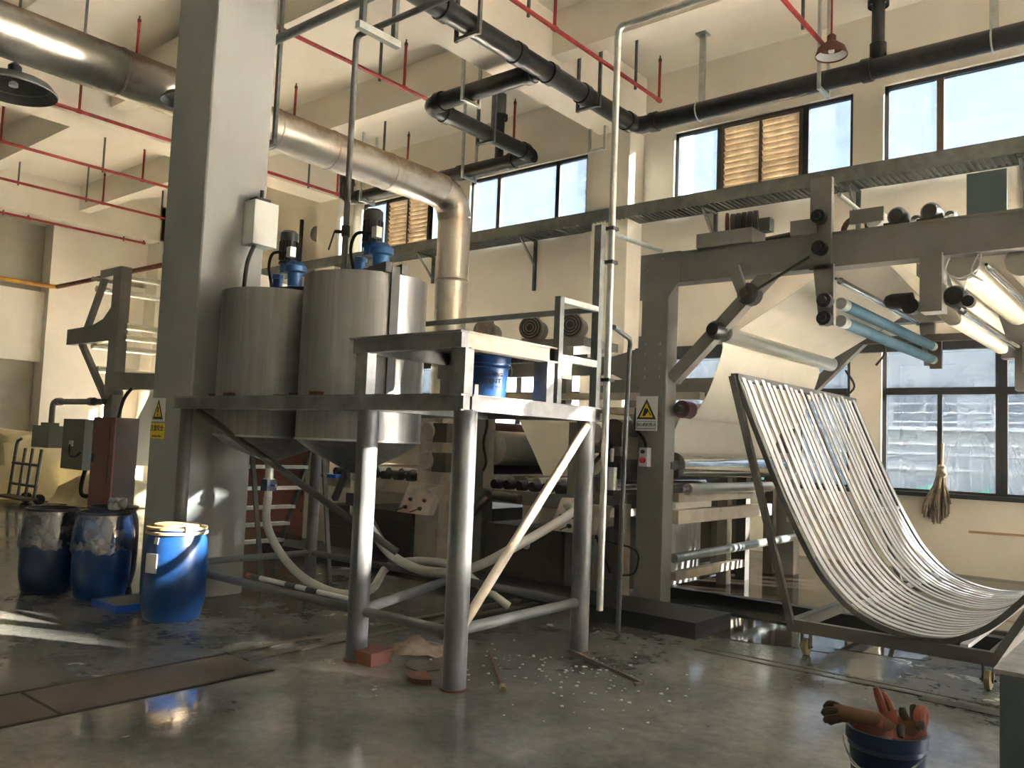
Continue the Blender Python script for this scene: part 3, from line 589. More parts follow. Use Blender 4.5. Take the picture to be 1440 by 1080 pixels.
# ================================================================ DUCT AND PIPES OVERHEAD
DX, DZ, DR = -8.66, 5.2, .25
t = thing('ventilation_duct', (DX, 8.95, 0.9), 'large round silver duct crossing behind the pillar and turning down into the machine', 'duct')
ys = [-6.8, -4.6, -2.4, -.2, 1.9, 3.85, 5.75]
for a, b in zip(ys, ys[1:]): MB().cyl((DX, a, DZ), (DX, b, DZ), DR, 32).build('duct_section', duct2_m if b < 4.5 else duct_m, t)
for a, b in ((5.75, 6.6), (6.6, 7.6), (7.6, 8.62)): MB().cyl((DX, a, DZ), (DX, b, DZ), DR, 32).build('duct_section', duct_m, t)
for y in ys[1:]+[6.6, 7.6]: MB().lathe((DX, y, DZ), [(DR, -.02), (DR+.008, -.012), (DR+.008, .012), (DR, .02)], 32, axis=(0, 1, 0)).build('seam_band', duct_m, t)
el = [(DX, 8.62, DZ), (DX, 8.80, DZ-.05), (DX, 8.93, DZ-.17), (DX, 8.98, DZ-.34)]
MB().tube(el, DR+.005, 32).build('elbow', duct_m, t, sharp=15)
for a, b in ((DZ-.34, 3.9), (3.9, 2.6), (2.6, 1.9)): MB().cyl((DX, 8.98, a), (DX, 8.98, b), DR-.005, 32).build('duct_section', duct_m, t)
for z in (3.9, 2.6): MB().lathe((DX, 8.98, z), [(DR-.005, -.02), (DR+.004, 0), (DR-.005, .02)], 32).build('seam_band', duct_m, t)
def dh(y, label):
    t = thing('duct_hanger', (DX, y, DZ-.3), label, 'hanger')
    MB().box(DX-.33, DX+.36, y-.03, y+.03, DZ-.32, DZ-.26).build('cross_channel', galvd, t)
    for x in (DX-.3, DX+.33): MB().box(x-.025, x+.025, y-.02, y+.02, DZ-.32, ZC).build('channel', galvd if x > DX else galv, t)
dh(5.55, 'dark channel hanger holding the silver duct just right of the pillar')
dh(1.2, 'channel hanger holding the silver duct left of the pillar')
def pipe_th(name, pts, r, m, label, cat='pipe', collars=(), n=20, parts=()):
    t = thing(name, pts[0], label, cat)
    MB().tube(pts, r, n).build('pipe', m, t)
    for c, ax in collars: MB().lathe(c, [(r, -.07), (r+.022, -.065), (r+.022, .065), (r, .07)], n, axis=ax).build('collar', m, t)
    return t
PR = .14
t = pipe_th('drain_pipe', [(-7.2, 4.7, 6.86), (-7.2, 11.55, 6.86)]+[(-7.2+.15-.15*math.cos(a), 11.55+.15*math.sin(a), 6.86) for a in (.4, .8, 1.2, 1.57)]+[(15, 11.7, 6.86)], PR, blackp, 'long black drain pipe elbowed at the pilaster and run along the window wall',
    collars=[((-7.2, y, 6.86), (0, 1, 0)) for y in (7.1, 8.55, 9.3, 10.15, 11.45)]+[((-6.85, 11.7, 6.86), (1, 0, 0)), ((-3.5, 11.7, 6.86), (1, 0, 0))])
MB().cyl((-3.36, 11.7, 6.95), (-3.36, 11.7, 7.85), .085, 18).build('riser', blackp, t)
MB().lathe((-3.36, 11.7, 7.1), [(.11, -.06), (.11, .1), (.085, .12)], 18).build('riser_collar', blackp, t)
MB().lathe((-3.36, 11.7, 7.74), [(.14, 0), (.14, .035), (.1, .04), (.1, .05), (.14, .055), (.14, .09)], 18).build('flange', black, t)
MB().cyl((-3.36, 11.7, 7.85), (-3.36, 11.7, ZC), .07, 14).build('riser_top', galv, t)
t = pipe_th('branch_pipe', [(-7.25, 9.1, 6.84), (-9.3, 9.1, 6.84)]+[(-9.3-.17*math.sin(a), 9.27-.17*math.cos(a), 6.84) for a in (.4, .8, 1.2, 1.57)]+[(-9.47, 11.68, 6.84)], PR-.005, blackp, 'black branch pipe jutting left from the long drain pipe and bending to the wall',
    collars=[((-9.2, 9.1, 6.84), (1, 0, 0)), ((-9.47, 9.5, 6.84), (0, 1, 0)), ((-9.47, 11.55, 6.84), (0, 1, 0)), ((-7.4, 9.1, 6.84), (1, 0, 0))])
t = pipe_th('wall_drain_pipe', [(-9.4, 11.75, 6.80), (-14.55, 11.75, 6.80)]+[(-14.55-.13*math.sin(a), 11.75, 6.93-.13*math.cos(a)) for a in (.5, 1, 1.57)]+[(-14.68, 11.75, 7.25)], PR-.01, blackp, 'black drain pipe along the wall above the middle windows, behind the silver duct',
    collars=[((-9.9, 11.75, 6.8), (1, 0, 0)), ((-11.2, 11.75, 6.8), (1, 0, 0)), ((-14.3, 11.75, 6.8), (1, 0, 0))])
MB().cyl((-10.24, 11.75, 6.9), (-10.24, 11.75, 7.75), .085, 18).build('riser', blackp, t)
MB().lathe((-10.24, 11.75, 7.66), [(.14, 0), (.14, .035), (.1, .04), (.1, .05), (.14, .055), (.14, .09)], 18).build('flange', black, t)
MB().cyl((-10.24, 11.75, 7.75), (-10.24, 11.75, ZC), .1, 14).build('riser_top', galvd, t)
MB().lathe((-14.68, 11.75, 7.2), [(.16, -.05), (.16, .08), (.13, .1), (.13, .3)], 18).build('riser', blackp, t)
def hanger(x, y, z, half, along, label, top=ZC, m=galvd, tall=0):
    t = thing('pipe_hanger', (x, y, z), label, 'hanger')
    dx, dy = (half, 0) if along == 'x' else (0, half)
    MB().bar((x-dx, y-dy, z-PR-.02), (x+dx, y+dy, z-PR-.02), .05, .04).build('cross_channel', m, t)
    for s in (-1, 1): MB().box(x+s*dx-.022, x+s*dx+.022, y+s*dy-.022, y+s*dy+.022, z-PR-.05, top).build('rod_channel', m, t)
for y, l in ((7.55, 'channel hanger on the long drain pipe, first one right of the tank water pipe'), (10.3, 'channel hanger on the long drain pipe nearest the pilaster'), (4.6, 'channel hanger on the long drain pipe, highest in view')):
    hanger(-7.2, y, 6.86, .2, 'x', l)
hanger(-8.55, 9.1, 6.84, .19, 'y', 'pale channel hanger around the black branch pipe', m=galv)
hanger(-9.47, 10.5, 6.84, .19, 'x', 'channel hanger on the short run of branch pipe near the wall')
hanger(-11.0, 11.75, 6.8, .19, 'y', 'thin pale hanger on the wall drain pipe behind the silver duct elbow', m=galv)
hanger(-14.0, 11.75, 6.8, .19, 'y', 'thin pale hanger on the wall drain pipe above the left louvre', m=galv)
hanger(-4.1, 11.7, 6.86, .19, 'y', 'pale double hanger on the wall drain pipe below the small lamp', m=galv)
hanger(-8.1, 11.9, 6.86, .16, 'x', 'U shaped pale hanger left empty in front of the pilaster', m=galv, top=7.3)
for x, l in ((-6.05, 'single strap hanger on the wall drain pipe above the louvred window'), (-1.97, 'single strap hanger on the wall drain pipe above the rightmost clerestory window')):
    t = thing('strap_hanger', (x, 11.7, 6.9), l, 'hanger')
    MB().box(x-.05, x+.05, 11.76, 11.80, 6.98, ZC).box(x-.09, x+.09, 11.68, 11.86, ZC-.02, ZC).build('channel', galv, t)
    MB().tube([(x+.0, 11.7+(PR+.015)*math.cos(a), 6.86+(PR+.015)*math.sin(a)) for a in [math.pi*k/10*1.1+2.2 for k in range(11)]], .012, 6).build('strap', galv, t)
# sprinkler lines
def spr(X, z, y0, y1, risers, rods, label, end=True, sub=None):
    t = thing('sprinkler_pipe', (X, y0, z), label, 'pipe')
    MB().cyl((X, y0, z), (X, y1, z), .032, 10).build('pipe', redp, t)
    for y in risers:
        MB().cyl((X, y, z), (X, y, ZC-.12), .024, 8).build('riser', redp, t)
        MB().lathe((X, y, ZC-.13), [(.03, 0), (.03, .05), (.012, .07), (.012, .11)], 8).build('sprinkler_head', rustm, t)
        MB().lathe((X, y, z), [(.042, -.045), (.042, .045)], 10, axis=(0, 1, 0)).build('tee', redp, t)
    for y in rods:
        MB().box(X-.055, X-.015, y-.015, y+.015, z-.06, ZC).build('hanger_rod', galvd, t)
spr(-4.04, 7.3, 3, 11.6, [8.6, 5.6], [10.8], 'red sprinkler pipe running to the small lamp, rightmost of the red pipes')
spr(-6.95, 7.36, 3, 12.05, [6.1, 9.05, 12.0], [5.6, 8.5, 11.3], 'red sprinkler pipe crossing beside the long black drain pipe')
spr(-10.1, 7.3, -6, 12.05, [.1, 3.1, 6.1, 9.13, 12.0], [5.3, 8.63, 11.4], 'red sprinkler pipe passing above the silver duct to the branch pipe')
spr(-13.1, 7.3, -6, 12.1, [.1, 3.1, 6.1, 9.13, 12.05], [5.3, 8.5, 11.4], 'red sprinkler pipe mostly hidden behind the silver duct')
spr(-15.35, 7.1, -6, 12.0, [6.2, 9.2, 11.98], [8.3, 11.2], 'red sprinkler pipe along the pale beam left of the pillar')
spr(-19.02, 7.3, -6, 12.0, [3.2, 6.2, 9.2, 11.98], [5.5, 8.3, 11.2], 'red sprinkler pipe in the far left bay, nearest of three')
spr(-21.9, 7.3, -6, 12.0, [6.9, 9.6, 11.98], [7.6, 9.2, 11.2], 'red sprinkler pipe in the far left bay, middle of three')
spr(-24.2, 7.02, -6, 11.9, [8.7, 11.88], [8.1, 11.3], 'red sprinkler pipe in the far left bay, lowest of three against the wall')
one(MB().cyl((-8.1, 4.75, 5.5), (4, 4.75, 5.5), .045, 14), 'conduit', galvd, 'thick grey conduit passing right of the pillar near the ceiling', 'conduit')
# lamps
def lamp(x, y, z, r, label, inner, fl=1.0):
    t = thing('high_bay_lamp', (x, y, z), label, 'lamp')
    MB().lathe((x, y, z), [(r, 0), (r*1.02, .015), (r*.85, .12*r*fl/.21), (r*.45, .19*r*fl/.21), (.06, .22*r*fl/.21), (.05, .22*r*fl/.21-.01), (r*.43, .19*r*fl/.21-.012), (r*.83, .12*r*fl/.21-.008)], 32, closed=True).build('shade', rustm if inner is signw else galvd, t)
    MB().lathe((x, y, z+.19*r*fl/.21), [(.06, 0), (.06, .10), (.03, .13), (0, .13)], 16).build('housing', rustm if inner is signw else black, t)
    MB().lathe((x, y, z+.02), [(r*.97, 0), (r*.80, .1*r*fl/.21), (r*.42, .17*r*fl/.21), (0, .175*r*fl/.21)], 32).build('reflector', inner, t)
    MB().lathe((x, y, z+.05*r*fl/.21), [(0, 0), (.04, .01), (.04, .04), (.02, .06)], 14).build('bulb', whitebox, t)
    MB().cyl((x, y, z+.3*r*fl/.21), (x, y, ZC), .014, 8).build('stem', redp if inner is signw else galvd, t)
lamp(-3.86, 11.3, 7.0, .21, 'small high bay lamp with white inside hung above the louvred window', signw)
lamp(-8.75, 2.92, 4.68, .38, 'big dim high bay lamp hanging at the left edge below the silver duct', stain, .42)
lamp(-7.93, 4.2, 4.82, .22, 'high bay lamp peeping out from behind the left side of the pillar', stain, .5)

# ================================================================ CABLE TRAY
t = thing('cable_tray', (-8, 12.3, 5.3), 'long dark ribbed cable tray bracketed along the window wall', 'tray')
MB().box(-23, 15, 12.14, 12.165, 5.49, 5.70).box(-23, 15, 12.14, 12.18, 5.69, 5.70).build('side_rail', galvd, t)
MB().box(-23, 15, 12.62, 12.64, 5.49, 5.66).build('side_rail', galvd, t)
MB().box(-23, 15, 12.165, 12.62, 5.515, 5.52).build('floor_sheet', galvd, t)
rb = MB()
for i in range(280):
    x = -18+i*.085; rb.box(x, x+.04, 12.165, 12.62, 5.485, 5.516)
rb.build('ribs', galvd, t)['kind'] = 'stuff'
def trayb(x, label, low=False):
    t = thing('wall_bracket', (x, 12.4, 5.2), label, 'bracket')
    MB().bar((x, 12.15, 5.47), (x, 12.7, 5.47), .06, .03).build('arm', galvd, t)
    MB().bar((x, 12.2, 5.45), (x, 12.66, 5.0), .04, .03).build('strut', galvd, t)
    MB().box(x-.03, x+.03, 12.65, 12.7, 4.5 if low else 4.9, 5.46).build('wall_post', galvd, t)
for x, l, lw in ((-10.0, 'dark steel bracket under the cable tray right of the silver duct, with long wall post', True), (-8.0, 'bracket under the cable tray at the pilaster', False), (-6.2, 'bracket under the cable tray left of the winch motor', False), (-3.9, 'bracket under the cable tray behind the tall machine hanger', False), (-1.75, 'bracket under the cable tray at the right picture edge', False), (-12.8, 'bracket under the cable tray left of the silver duct', False), (-15.2, 'bracket under the cable tray behind the stirrer motors', False)):
    trayb(x, l, lw)

# ================================================================ FINISHING MACHINE
M = thing('finishing_machine', (-5, 8.7, 0), 'large grey fabric finishing machine with overhead frame, rollers and troughs', 'machine')
FY, RY = 7.05, 10.35
def frame(y0, front):
    s = 1 if front else -1
    y1 = y0+.2
    MB().box(-4.21, -3.92, y0, y1, 0, 3.40).build('column', mgrey, M, bevel=.006)
    MB().box(-3.92, 2.2, y0+.01, y1-.01, 3.10, 3.385).box(-3.92, 2.2, y0-.0, y1, 3.375, 3.395).build('overhead_beam', mgrey, M)
    MB().bar((-3.9, y0+.1, 2.18), (-2.95, y0+.1, 3.12), .12, .12).build('diagonal_brace', mgrey, M)
    MB().prism([(-4.23, y0-.008, 3.4), (-3.80, y0-.008, 3.4), (-3.80, y0-.008, 3.12), (-3.93, y0-.008, 2.95), (-4.23, y0-.008, 2.95)], (0, .008, 0)).build('gusset_plate', mgrey, M)
    MB().prism([(-4.23, y0-.008, 2.6), (-3.92, y0-.008, 2.6), (-3.92, y0-.008, 2.12), (-4.23, y0-.008, 2.12)], (0, .008, 0)).build('gusset_plate', mgrey, M)
    if front:
        bl = MB()
        for x in (-4.16, -4.0):
            for z in (3.34, 3.24, 3.12, 3.02, 2.52, 2.42, 2.28, 2.2): bl.lathe((x, y0-.008, z), [(.018, 0), (.018, .012), (0, .014)], 6, axis=(0, -1, 0))
        bl.build('bolts', mgrey, M)['kind'] = 'stuff'
    MB().prism([(-4.21, y0+.04, 2.5), (-4.55, y0+.04, 2.42), (-7.0, y0+.04, 2.42), (-7.0, y0+.04, 2.24), (-4.55, y0+.04, 2.24), (-4.35, y0+.04, 2.15), (-4.21, y0+.04, 2.12)], (0, .1, 0)).build('side_arm', mgrey, M)
frame(FY, True); frame(RY, False)
MB().box(-7.0, -3.95, RY+.05, RY+.15, 1.86, 2.02).build('rear_rail', mgrey, M)
MB().box(-6.8, -4.2, RY, RY+.1, 2.3, 2.5).build('rear_rail', mgrey, M)
# long inner rails along X behind the platform
for z, y in ((2.12, 8.3), (2.0, 9.2)): MB().box(-7.4, -4.2, y, y+.12, z-.05, z+.03).build('inner_rail', mcream, M)
# hangers under and over the beam
for y in (FY-.03, RY+.14):
    MB().box(-2.56, -2.38, y, y+.06, 3.08, 3.87).prism([(-2.53, y, 3.12), (-2.36, y, 3.12), (-2.35, y, 2.6), (-2.47, y, 2.6)], (0, .06, 0)).build('hanger_plate', mgrey, M)
    MB().box(-1.69, -1.53, y, y+.18, 2.66, 3.12).build('hanger_post', mgrey, M)
MB().box(-1.37, -1.10, FY+.02, FY+.05, 3.39, 3.72).build('panel_plate', tealpost, M)
MB().box(-3.61, -3.07, FY-.06, FY+.25, 3.39, 3.52).build('motor_base', mgrey, M)
MB().box(-2.72, -2.5, FY-.06, FY+.22, 3.39, 3.52).build('bearing_base', mgrey, M)
def bearing(x, y, z, r, m=black, ln=.08):
    MB().lathe((x, y, z), [(0, -ln), (r*.45, -ln), (r*.5, -ln*.7), (r, -ln*.7), (r, ln*.5), (0, ln*.5)], 18, axis=(0, 1, 0)).build('bearing', m, M)
for x, z in ((-2.47, 3.52), (-2.46, 3.25), (-2.41, 2.80), (-2.41, 2.65)): bearing(x, FY-.05, z, .06)
for x in (-1.88, -1.63):
    MB().lathe((x, FY+.1, 3.47), [(0, -.09), (.055, -.09), (.075, -.06), (.075, .07), (.05, .09), (0, .1)], 16, axis=(0, 1, 0)).box(x-.1, x+.1, FY+.03, FY+.16, 3.39, 3.42).build('pillow_block', black, M)
    MB().lathe((x+.13, FY+.12, 3.43), [(.035, -.05), (.05, 0), (.035, .05)], 12, axis=(0, 1, 0)).build('coupling', black, M)
# winch motor
b = MB()
for k in range(5): b.lathe((-3.32+k*.055, FY+.1, 3.61), [(.055, -.022), (.10, -.02), (.10, .02), (.055, .022)], 22, axis=(1, .35, 0))
b.build('winch_drum', black, M)
MB().lathe((-3.37, FY+.08, 3.61), [(0, -.012), (.11, -.01), (.11, .01), (0, .012)], 22, axis=(1, .35, 0)).build('winch_cover', rustm, M)
MB().box(-3.08, -2.98, FY+.12, FY+.22, 3.52, 3.64).build('terminal_box', galvd, M)
MB().cyl((-3.0, FY+.1, 3.43), (-2.72, FY+.1, 3.45), .025, 8).build('shaft', black, M)
MB().lathe((-2.3, FY+.35, 3.48), [(.10, -.03), (.12, -.03), (.12, .03), (.10, .03)], 22, axis=(0.2, 1, 0), closed=True).build('pulley_ring', rustm, M)
MB().prism([(-3.3, FY-.05, 3.16), (-3.2, FY-.05, 3.2), (-3.1, FY-.05, 2.92), (-3.18, FY-.05, 2.88)], (0, .05, 0)).build('lever', mgrey, M)
MB().lathe((-3.12, FY+.05, 2.93), [(0, -.1), (.06, -.1), (.1, -.06), (.1, .05), (0, .05)], 16, axis=(0, 1, 0)).build('sprocket', black, M)
MB().bar((-3.08, FY-.02, 2.93), (-2.48, FY-.02, 3.24), .02, .02).build('push_rod', black, M)
# silver top roller with plate, seen over the beam
MB().box(-2.33, -2.05, FY+.28, FY+.31, 3.52, 3.64).build('roller_plate', mgrey, M)
MB().cyl((-2.14, FY+.3, 3.56), (-2.14, RY, 3.56), .085, 22).build('top_roller', galv, M)
MB().cyl((-2.36, FY+.1, 3.74), (-2.36, RY+.1, 3.70), .02, 10).build('tie_rod', galv, M)
def roller(x, z, r, y0, y1, m, name='roller', ends=True):
    MB().cyl((x, y0, z), (x, y1, z), r, 24).build(name, m, M)
    if ends: MB().cyl((x, y0-.12, z), (x, y1+.12, z), r*.4, 12).build('axle', galvd, M)
roller(-3.41, 2.61, .085, 7.2, 10.1, dchrome)
for y in (FY+.02, 10.22): MB().lathe((-3.43, y, 2.62), [(0, -.08), (.06, -.08), (.085, -.03), (.085, .06), (.05, .1), (0, .1)], 16, axis=(0, 1, 0)).build('bearing', black, M)
for z in (2.80, 2.65):
    roller(-2.34, z, .052, 7.3, 10.2, tealb, 'wrapped_roller')
    for y in (7.16, 10.2): MB().cyl((-2.34, y, z), (-2.34, y+.14, z), .05, 16).build('roller_sleeve', galv, M)
MB().prism([(-2.42, 10.36, 2.95), (-2.26, 10.36, 2.95), (-2.26, 10.36, 2.55), (-2.38, 10.36, 2.55)], (0, .05, 0)).build('rear_plate', mdark, M)
roller(-2.34, 2.99, .03, 7.15, 9.6, chrome, 'spreader_bar')
roller(-1.42, 2.68, .033, 7.2, 10.1, chrome, 'spreader_bar')
roller(-1.22, 2.98, .03, 7.1, 10.1, chrome, 'spreader_bar')
MB().lathe((-1.46, FY+.05, 2.78), [(0, -.03), (.07, -.03), (.085, 0), (.085, .1), (.05, .12), (0, .12)], 18, axis=(0, 1, 0)).build('bearing', black, M)
MB().lathe((-1.85, FY+.1, 2.78), [(.02, -.14), (.05, -.12), (.065, -.08), (.065, .08), (0, .1)], 14, axis=(1, .0, 0)).lathe((-1.78, FY+.1, 2.73), [(0, -.05), (.065, -.05), (.065, .05), (0, .05)], 14, axis=(0, 1, 0)).build('tension_cylinder', black, M)
MB().lathe((-1.36, FY+.05, 2.73), [(0, -.04), (.045, -.04), (.045, .04), (0, .04)], 12, axis=(0, 1, 0)).build('bearing', black, M)
# rear cross members that show above the right window
MB().box(-3.2, 2.2, 10.3, 10.36, 2.86, 2.93).build('rear_rail', mdark, M)
MB().box(-1.62, 2.0, 9.75, 9.95, 2.74, 3.02).build('rear_bracket_beam', mgrey, M)
MB().lathe((-1.33, 9.7, 2.55), [(0, -.12), (.045, -.12), (.045, .16), (.03, .18), (0, .18)], 12).cyl((-1.33, 9.7, 2.3), (-1.33, 9.7, 2.45), .014, 8).build('air_cylinder', dchrome, M)
MB().box(-1.45, -1.2, 9.75, 9.95, 2.25, 2.74).build('rear_post', mgrey, M)
# lower frame right part: chrome rollers, shelves, tube
roller(-3.95, 1.36, .125, 7.3, 10.0, chrome, 'big_chrome_roller')
MB().lathe((-3.95, 10.05, 1.36), [(.10, 0), (.17, .0), (.17, .04), (.10, .05)], 24, axis=(0, 1, 0)).build('roller_flange', galv, M)
roller(-3.8, 1.14, .055, 7.3, 9.3, dchrome, 'guide_roller')
roller(-3.83, 1.9, .075, 7.3, 10.05, dchrome, 'guide_roller')
MB().cyl((-3.83, 7.2, 1.9), (-3.83, 7.36, 1.9), .085, 20).build('roller_end', maroon, M)
MB().cyl((-3.83, FY+.05, 1.9), (-3.83, 7.2, 1.9), .04, 10).build('axle', black, M)
for z, h, y1 in ((1.05, .08, 9.3), (.87, .13, 9.5)): MB().box(-3.96, -3.86, 7.25, y1, z-h/2, z+h/2).build('shelf_rail', mcream, M)
MB().cyl((-3.9, 7.25, .48), (-3.9, 10.5, .5), .045, 14).build('tie_tube', galv, M)
MB().box(-3.95, -3.87, 7.25, 8.8, .27, .35).build('lower_rail', mcream, M)
for y in (8.9, 9.4, 10.2): MB().box(-4.25, -4.13, y, y+.12, 0, 1.3).build('rear_leg', mcream if y < 9 else mdark, M)
MB().box(-4.5, -4.3, 7.4, 8.6, .1, .82).build('trough', stain, M)
MB().box(-3.95, -3.88, 9.3, 9.33, .8, 1.12).build('stop_bar', galv, M)
# switch box on the column, its cable
sb = MB().box(-4.15, -4.06, FY-.07, FY, 1.34, 1.52).build('switch_box', signw, M)
MB().lathe((-4.105, FY-.07, 1.40), [(.028, 0), (.028, .025), (0, .03)], 14, axis=(0, -1, 0)).build('push_button', redbtn, sb)
MB().lathe((-4.105, FY-.07, 1.48), [(.02, 0), (.02, .02), (0, .025)], 12, axis=(0, -1, 0)).build('push_button', black, sb)
MB().tube(smooth([(-4.1, FY-.03, 1.52), (-4.12, FY-.04, 1.6), (-4.21, FY-.05, 1.72), (-4.22, FY-.03, 1.9)]), .014, 8).build('cable', cable, M)
# washing section: posts, beds, rollers, boxes
for x0, x1, z1 in ((-7.22, -6.84, 2.0), (-6.40, -6.18, 2.24), (-5.03, -4.68, 1.75)):
    for y in (FY, RY): MB().box(x0, x1, y, y+.18, 0, z1).build('side_post', mcream if x0 == -7.22 else mgrey, M)
for x0, x1 in ((-8.9, -7.2), (-6.18, -5.0)):
    for y in (FY, RY): MB().box(x0, x1, y, y+.14, .86, 1.0).build('bed_rail', mcream if x0 < -8 else mgrey, M)
    MB().box(x0+.1, x1-.05, FY-.03, RY+.1, .06, .64).build('wash_box', mdark, M)
    MB().box(x0+.1, x1-.05, FY-.04, FY-.03, .58, .64).box(x0+.1, x1-.05, FY-.045, FY-.03, .32, .36).build('box_flange', mdark, M)
    gx = (x0+x1)/2
    MB().lathe((gx+.08, FY-.03, .46), [(.0, .02), (.05, .02), (.055, 0), (.055, -.03)], 18, axis=(0, -1, 0)).build('gauge', signw, M)
    k = 7 if x0 < -8 else 6
    for i in range(k):
        x = x0+.14+i*(x1-x0-.2)/(k-.4)
        MB().cyl((x, FY+.12, 1.09), (x, RY, 1.09), .062, 16).build('bed_roller', chrome if i % 3 else dchrome, M)
        MB().lathe((x+.04, FY+.04, 1.06), [(0, -.06), (.05, -.06), (.055, 0), (.055, .06), (0, .06)], 14, axis=(0, 1, 0)).build('bearing', black, M)
    MB().box(x0+.5, x0+.62, FY+.1, RY, .66, .86).build('cross_plate', beigem, M)
def nip(x, zs, m, lab):
    for z in zs:
        MB().cyl((x, FY+.2, z), (x, RY, z), .16, 26).build('nip_roller', m, M)
        MB().lathe((x, FY-.04, z), [(0, -.1), (.10, -.1), (.12, -.06), (.12, .05), (0, .05)], 20, axis=(0, 1, 0)).build('bearing', mcream, M)
        MB().box(x+.08, x+.3, FY-.12, FY+.02, z-.12, z+.1).build('bearing_block', mdark, M)
nip(-6.95, (1.61, 1.27), maroon, '')
nip(-4.62, (1.64, 1.33), mdark, '')
b = MB().prism([(-4.68, FY-.1, 1.74), (-4.36, FY-.1, 1.60), (-4.34, FY-.1, 1.42), (-4.68, FY-.1, 1.3)], (0, .05, 0)).build('side_plate', mgrey, M)
MB().bar((-4.62, FY-.13, 1.34), (-4.42, FY-.13, 1.55), .06, .03).build('lever', black, M)
MB().lathe((-4.42, FY-.12, 1.1), [(0, 0), (.06, 0), (.06, .2), (.065, .2), (.065, .24), (.02, .25), (.02, .4)], 16).build('air_cylinder', galv, M)
MB().box(-4.5, -4.34, FY-.2, FY-.04, 1.05, 1.1).box(-4.5, -4.34, FY-.2, FY-.04, 1.32, 1.37).build('cylinder_clamp', black, M)
MB().box(-4.36, -4.30, FY-.02, FY+.2, 1.4, 1.62).build('bracket', mcream, M)
MB().box(-4.68, -4.3, FY-.02, FY+.2, .92, 1.06).build('bed_end', mgrey, M)
MB().box(-4.33, -4.26, FY-.1, FY+.0, 0, .97).build('stay_post', mcream, M)
MB().box(-4.44, -4.33, FY-.02, FY+.1, 0, .95).build('stay_post', mdark, M)
def panel(x0, x1, z0, z1, lab):
    p = MB().prism([(x0+.04, FY-.10, z1), (x1+.04, FY-.10, z1), (x1, FY-.24, z0), (x0, FY-.24, z0)], (0, .1, .0)).build('control_box', mcream, M)
    def on(u, v, off=0.): return (x0+.04*v+(x1-x0)*u, FY-.24+.14*v-off, z0+(z1-z0)*v)
    for u, v, mm, r in ((.3, .78, galv, .03), (.78, .78, galv, .03), (.28, .45, black, .022), (.74, .45, rustm, .022), (.22, .18, black, .024), (.7, .18, black, .024)):
        MB().lathe(on(u, v), [(r, 0), (r, .02), (r*.5, .04), (0, .045)], 12, axis=(0, -1, .3)).build('knob', mm, p)
    for u in (.22, .7): MB().bar(on(u, .18, .03), on(u-.2, .05, .05), .012, .012).build('toggle', black, p)
    return p
panel(-7.28, -6.78, .66, 1.0, ''); panel(-5.06, -4.74, .66, .98, '')
MB().prism([(-4.74, FY-.2, .94), (-4.44, FY-.2, .94), (-4.52, FY-.2, .66), (-4.74, FY-.2, .66)], (0, .15, 0)).build('control_cover', mcream, M)
MB().tube(smooth([(-4.6, FY-.1, .66), (-4.5, FY-.12, .5), (-4.4, FY-.12, .3)]), .012, 6).build('cable', cable, M)
MB().tube(smooth([(-4.6, FY-.1, .62), (-4.4, FY-.12, .6), (-4.1, FY-.15, .55), (-4.12, FY-.14, .35), (-4.3, FY-.12, .3)]), .01, 6).build('cable', cable, M)
MB().tube(smooth([(-6.16, FY-.02, 1.85), (-6.1, FY-.06, 1.7), (-6.14, FY-.06, 1.5), (-6.1, FY-.05, 1.3), (-6.16, FY-.02, 1.2)]), .016, 8).build('cable', cable, M)
for a, bb in (((-6.3, FY-.05, .7), (-6.0, FY-.1, .95)), ((-5.95, FY-.06, .94), (-5.6, FY-.06, .92))): MB().cyl(a, bb, .05, 12).build('pipe_stub', mdark, M)
# cloth boxes behind the bed
MB().box(-6.2, -5.2, 8.6, 10.2, 1.2, 1.55).build('cover_plate', mcream, M)
# loose cables near the overhead rollers
MB().tube(smooth([(-1.5, FY+.1, 3.1), (-1.52, FY+.05, 2.98), (-1.42, FY+.05, 2.92), (-1.3, FY+.05, 2.98), (-1.28, FY+.08, 3.1)]), .006, 6).tube(smooth([(-1.3, FY+.08, 3.1), (-1.34, FY+.05, 2.96), (-1.26, FY+.05, 2.88), (-1.36, FY+.05, 2.92), (-1.4, FY+.05, 2.75)]), .006, 6).build('white_cable', whitecable, M)
MB().tube(smooth([(-3.3, 10.3, 2.55), (-3.2, 10.32, 2.35), (-3.35, 10.3, 2.2)]), .014, 6).build('cable', cable, M)
MB().tube(smooth([(-2.9, 10.3, 2.9), (-2.85, 10.3, 2.75), (-2.95, 10.3, 2.6)]), .014, 6).build('cable', cable, M)

# fabric
one(MB().strip(smooth([(-2.24, 3.34), (-2.5, 3.15), (-3.33, 2.66), (-3.49, 2.58), (-3.5, 2.45), (-3.62, 2.1), (-3.74, 1.9), (-3.82, 1.81), (-3.9, 1.86), (-4.06, 1.5), (-4.07, 1.36)], 4), 7.35, 9.95, .004), 'fabric_sheet', cloth, 'wide cream fabric sheet running down over the rollers behind the rack', 'fabric')
one(MB().strip(smooth([(-2.2, 3.36), (-1.9, 3.0), (-1.62, 2.66), (-1.53, 2.60), (-1.47, 2.66), (-1.56, 3.0), (-1.6, 3.1)], 5), 7.4, 9.5, .004), 'fabric_sheet', cloth, 'cream fabric loop hanging under the overhead beam at the right post', 'fabric')
for x, z, l in ((-1.42, 3.03, 'cloth-covered roller under the overhead beam beside the loose white cables'), (-1.02, 3.03, 'cloth-covered roller under the overhead beam at the right picture edge')):
    one(MB().cyl((x, 7.2, z), (x, 9.75, z), .115, 26), 'cloth_roll', cloth, l, 'roll')
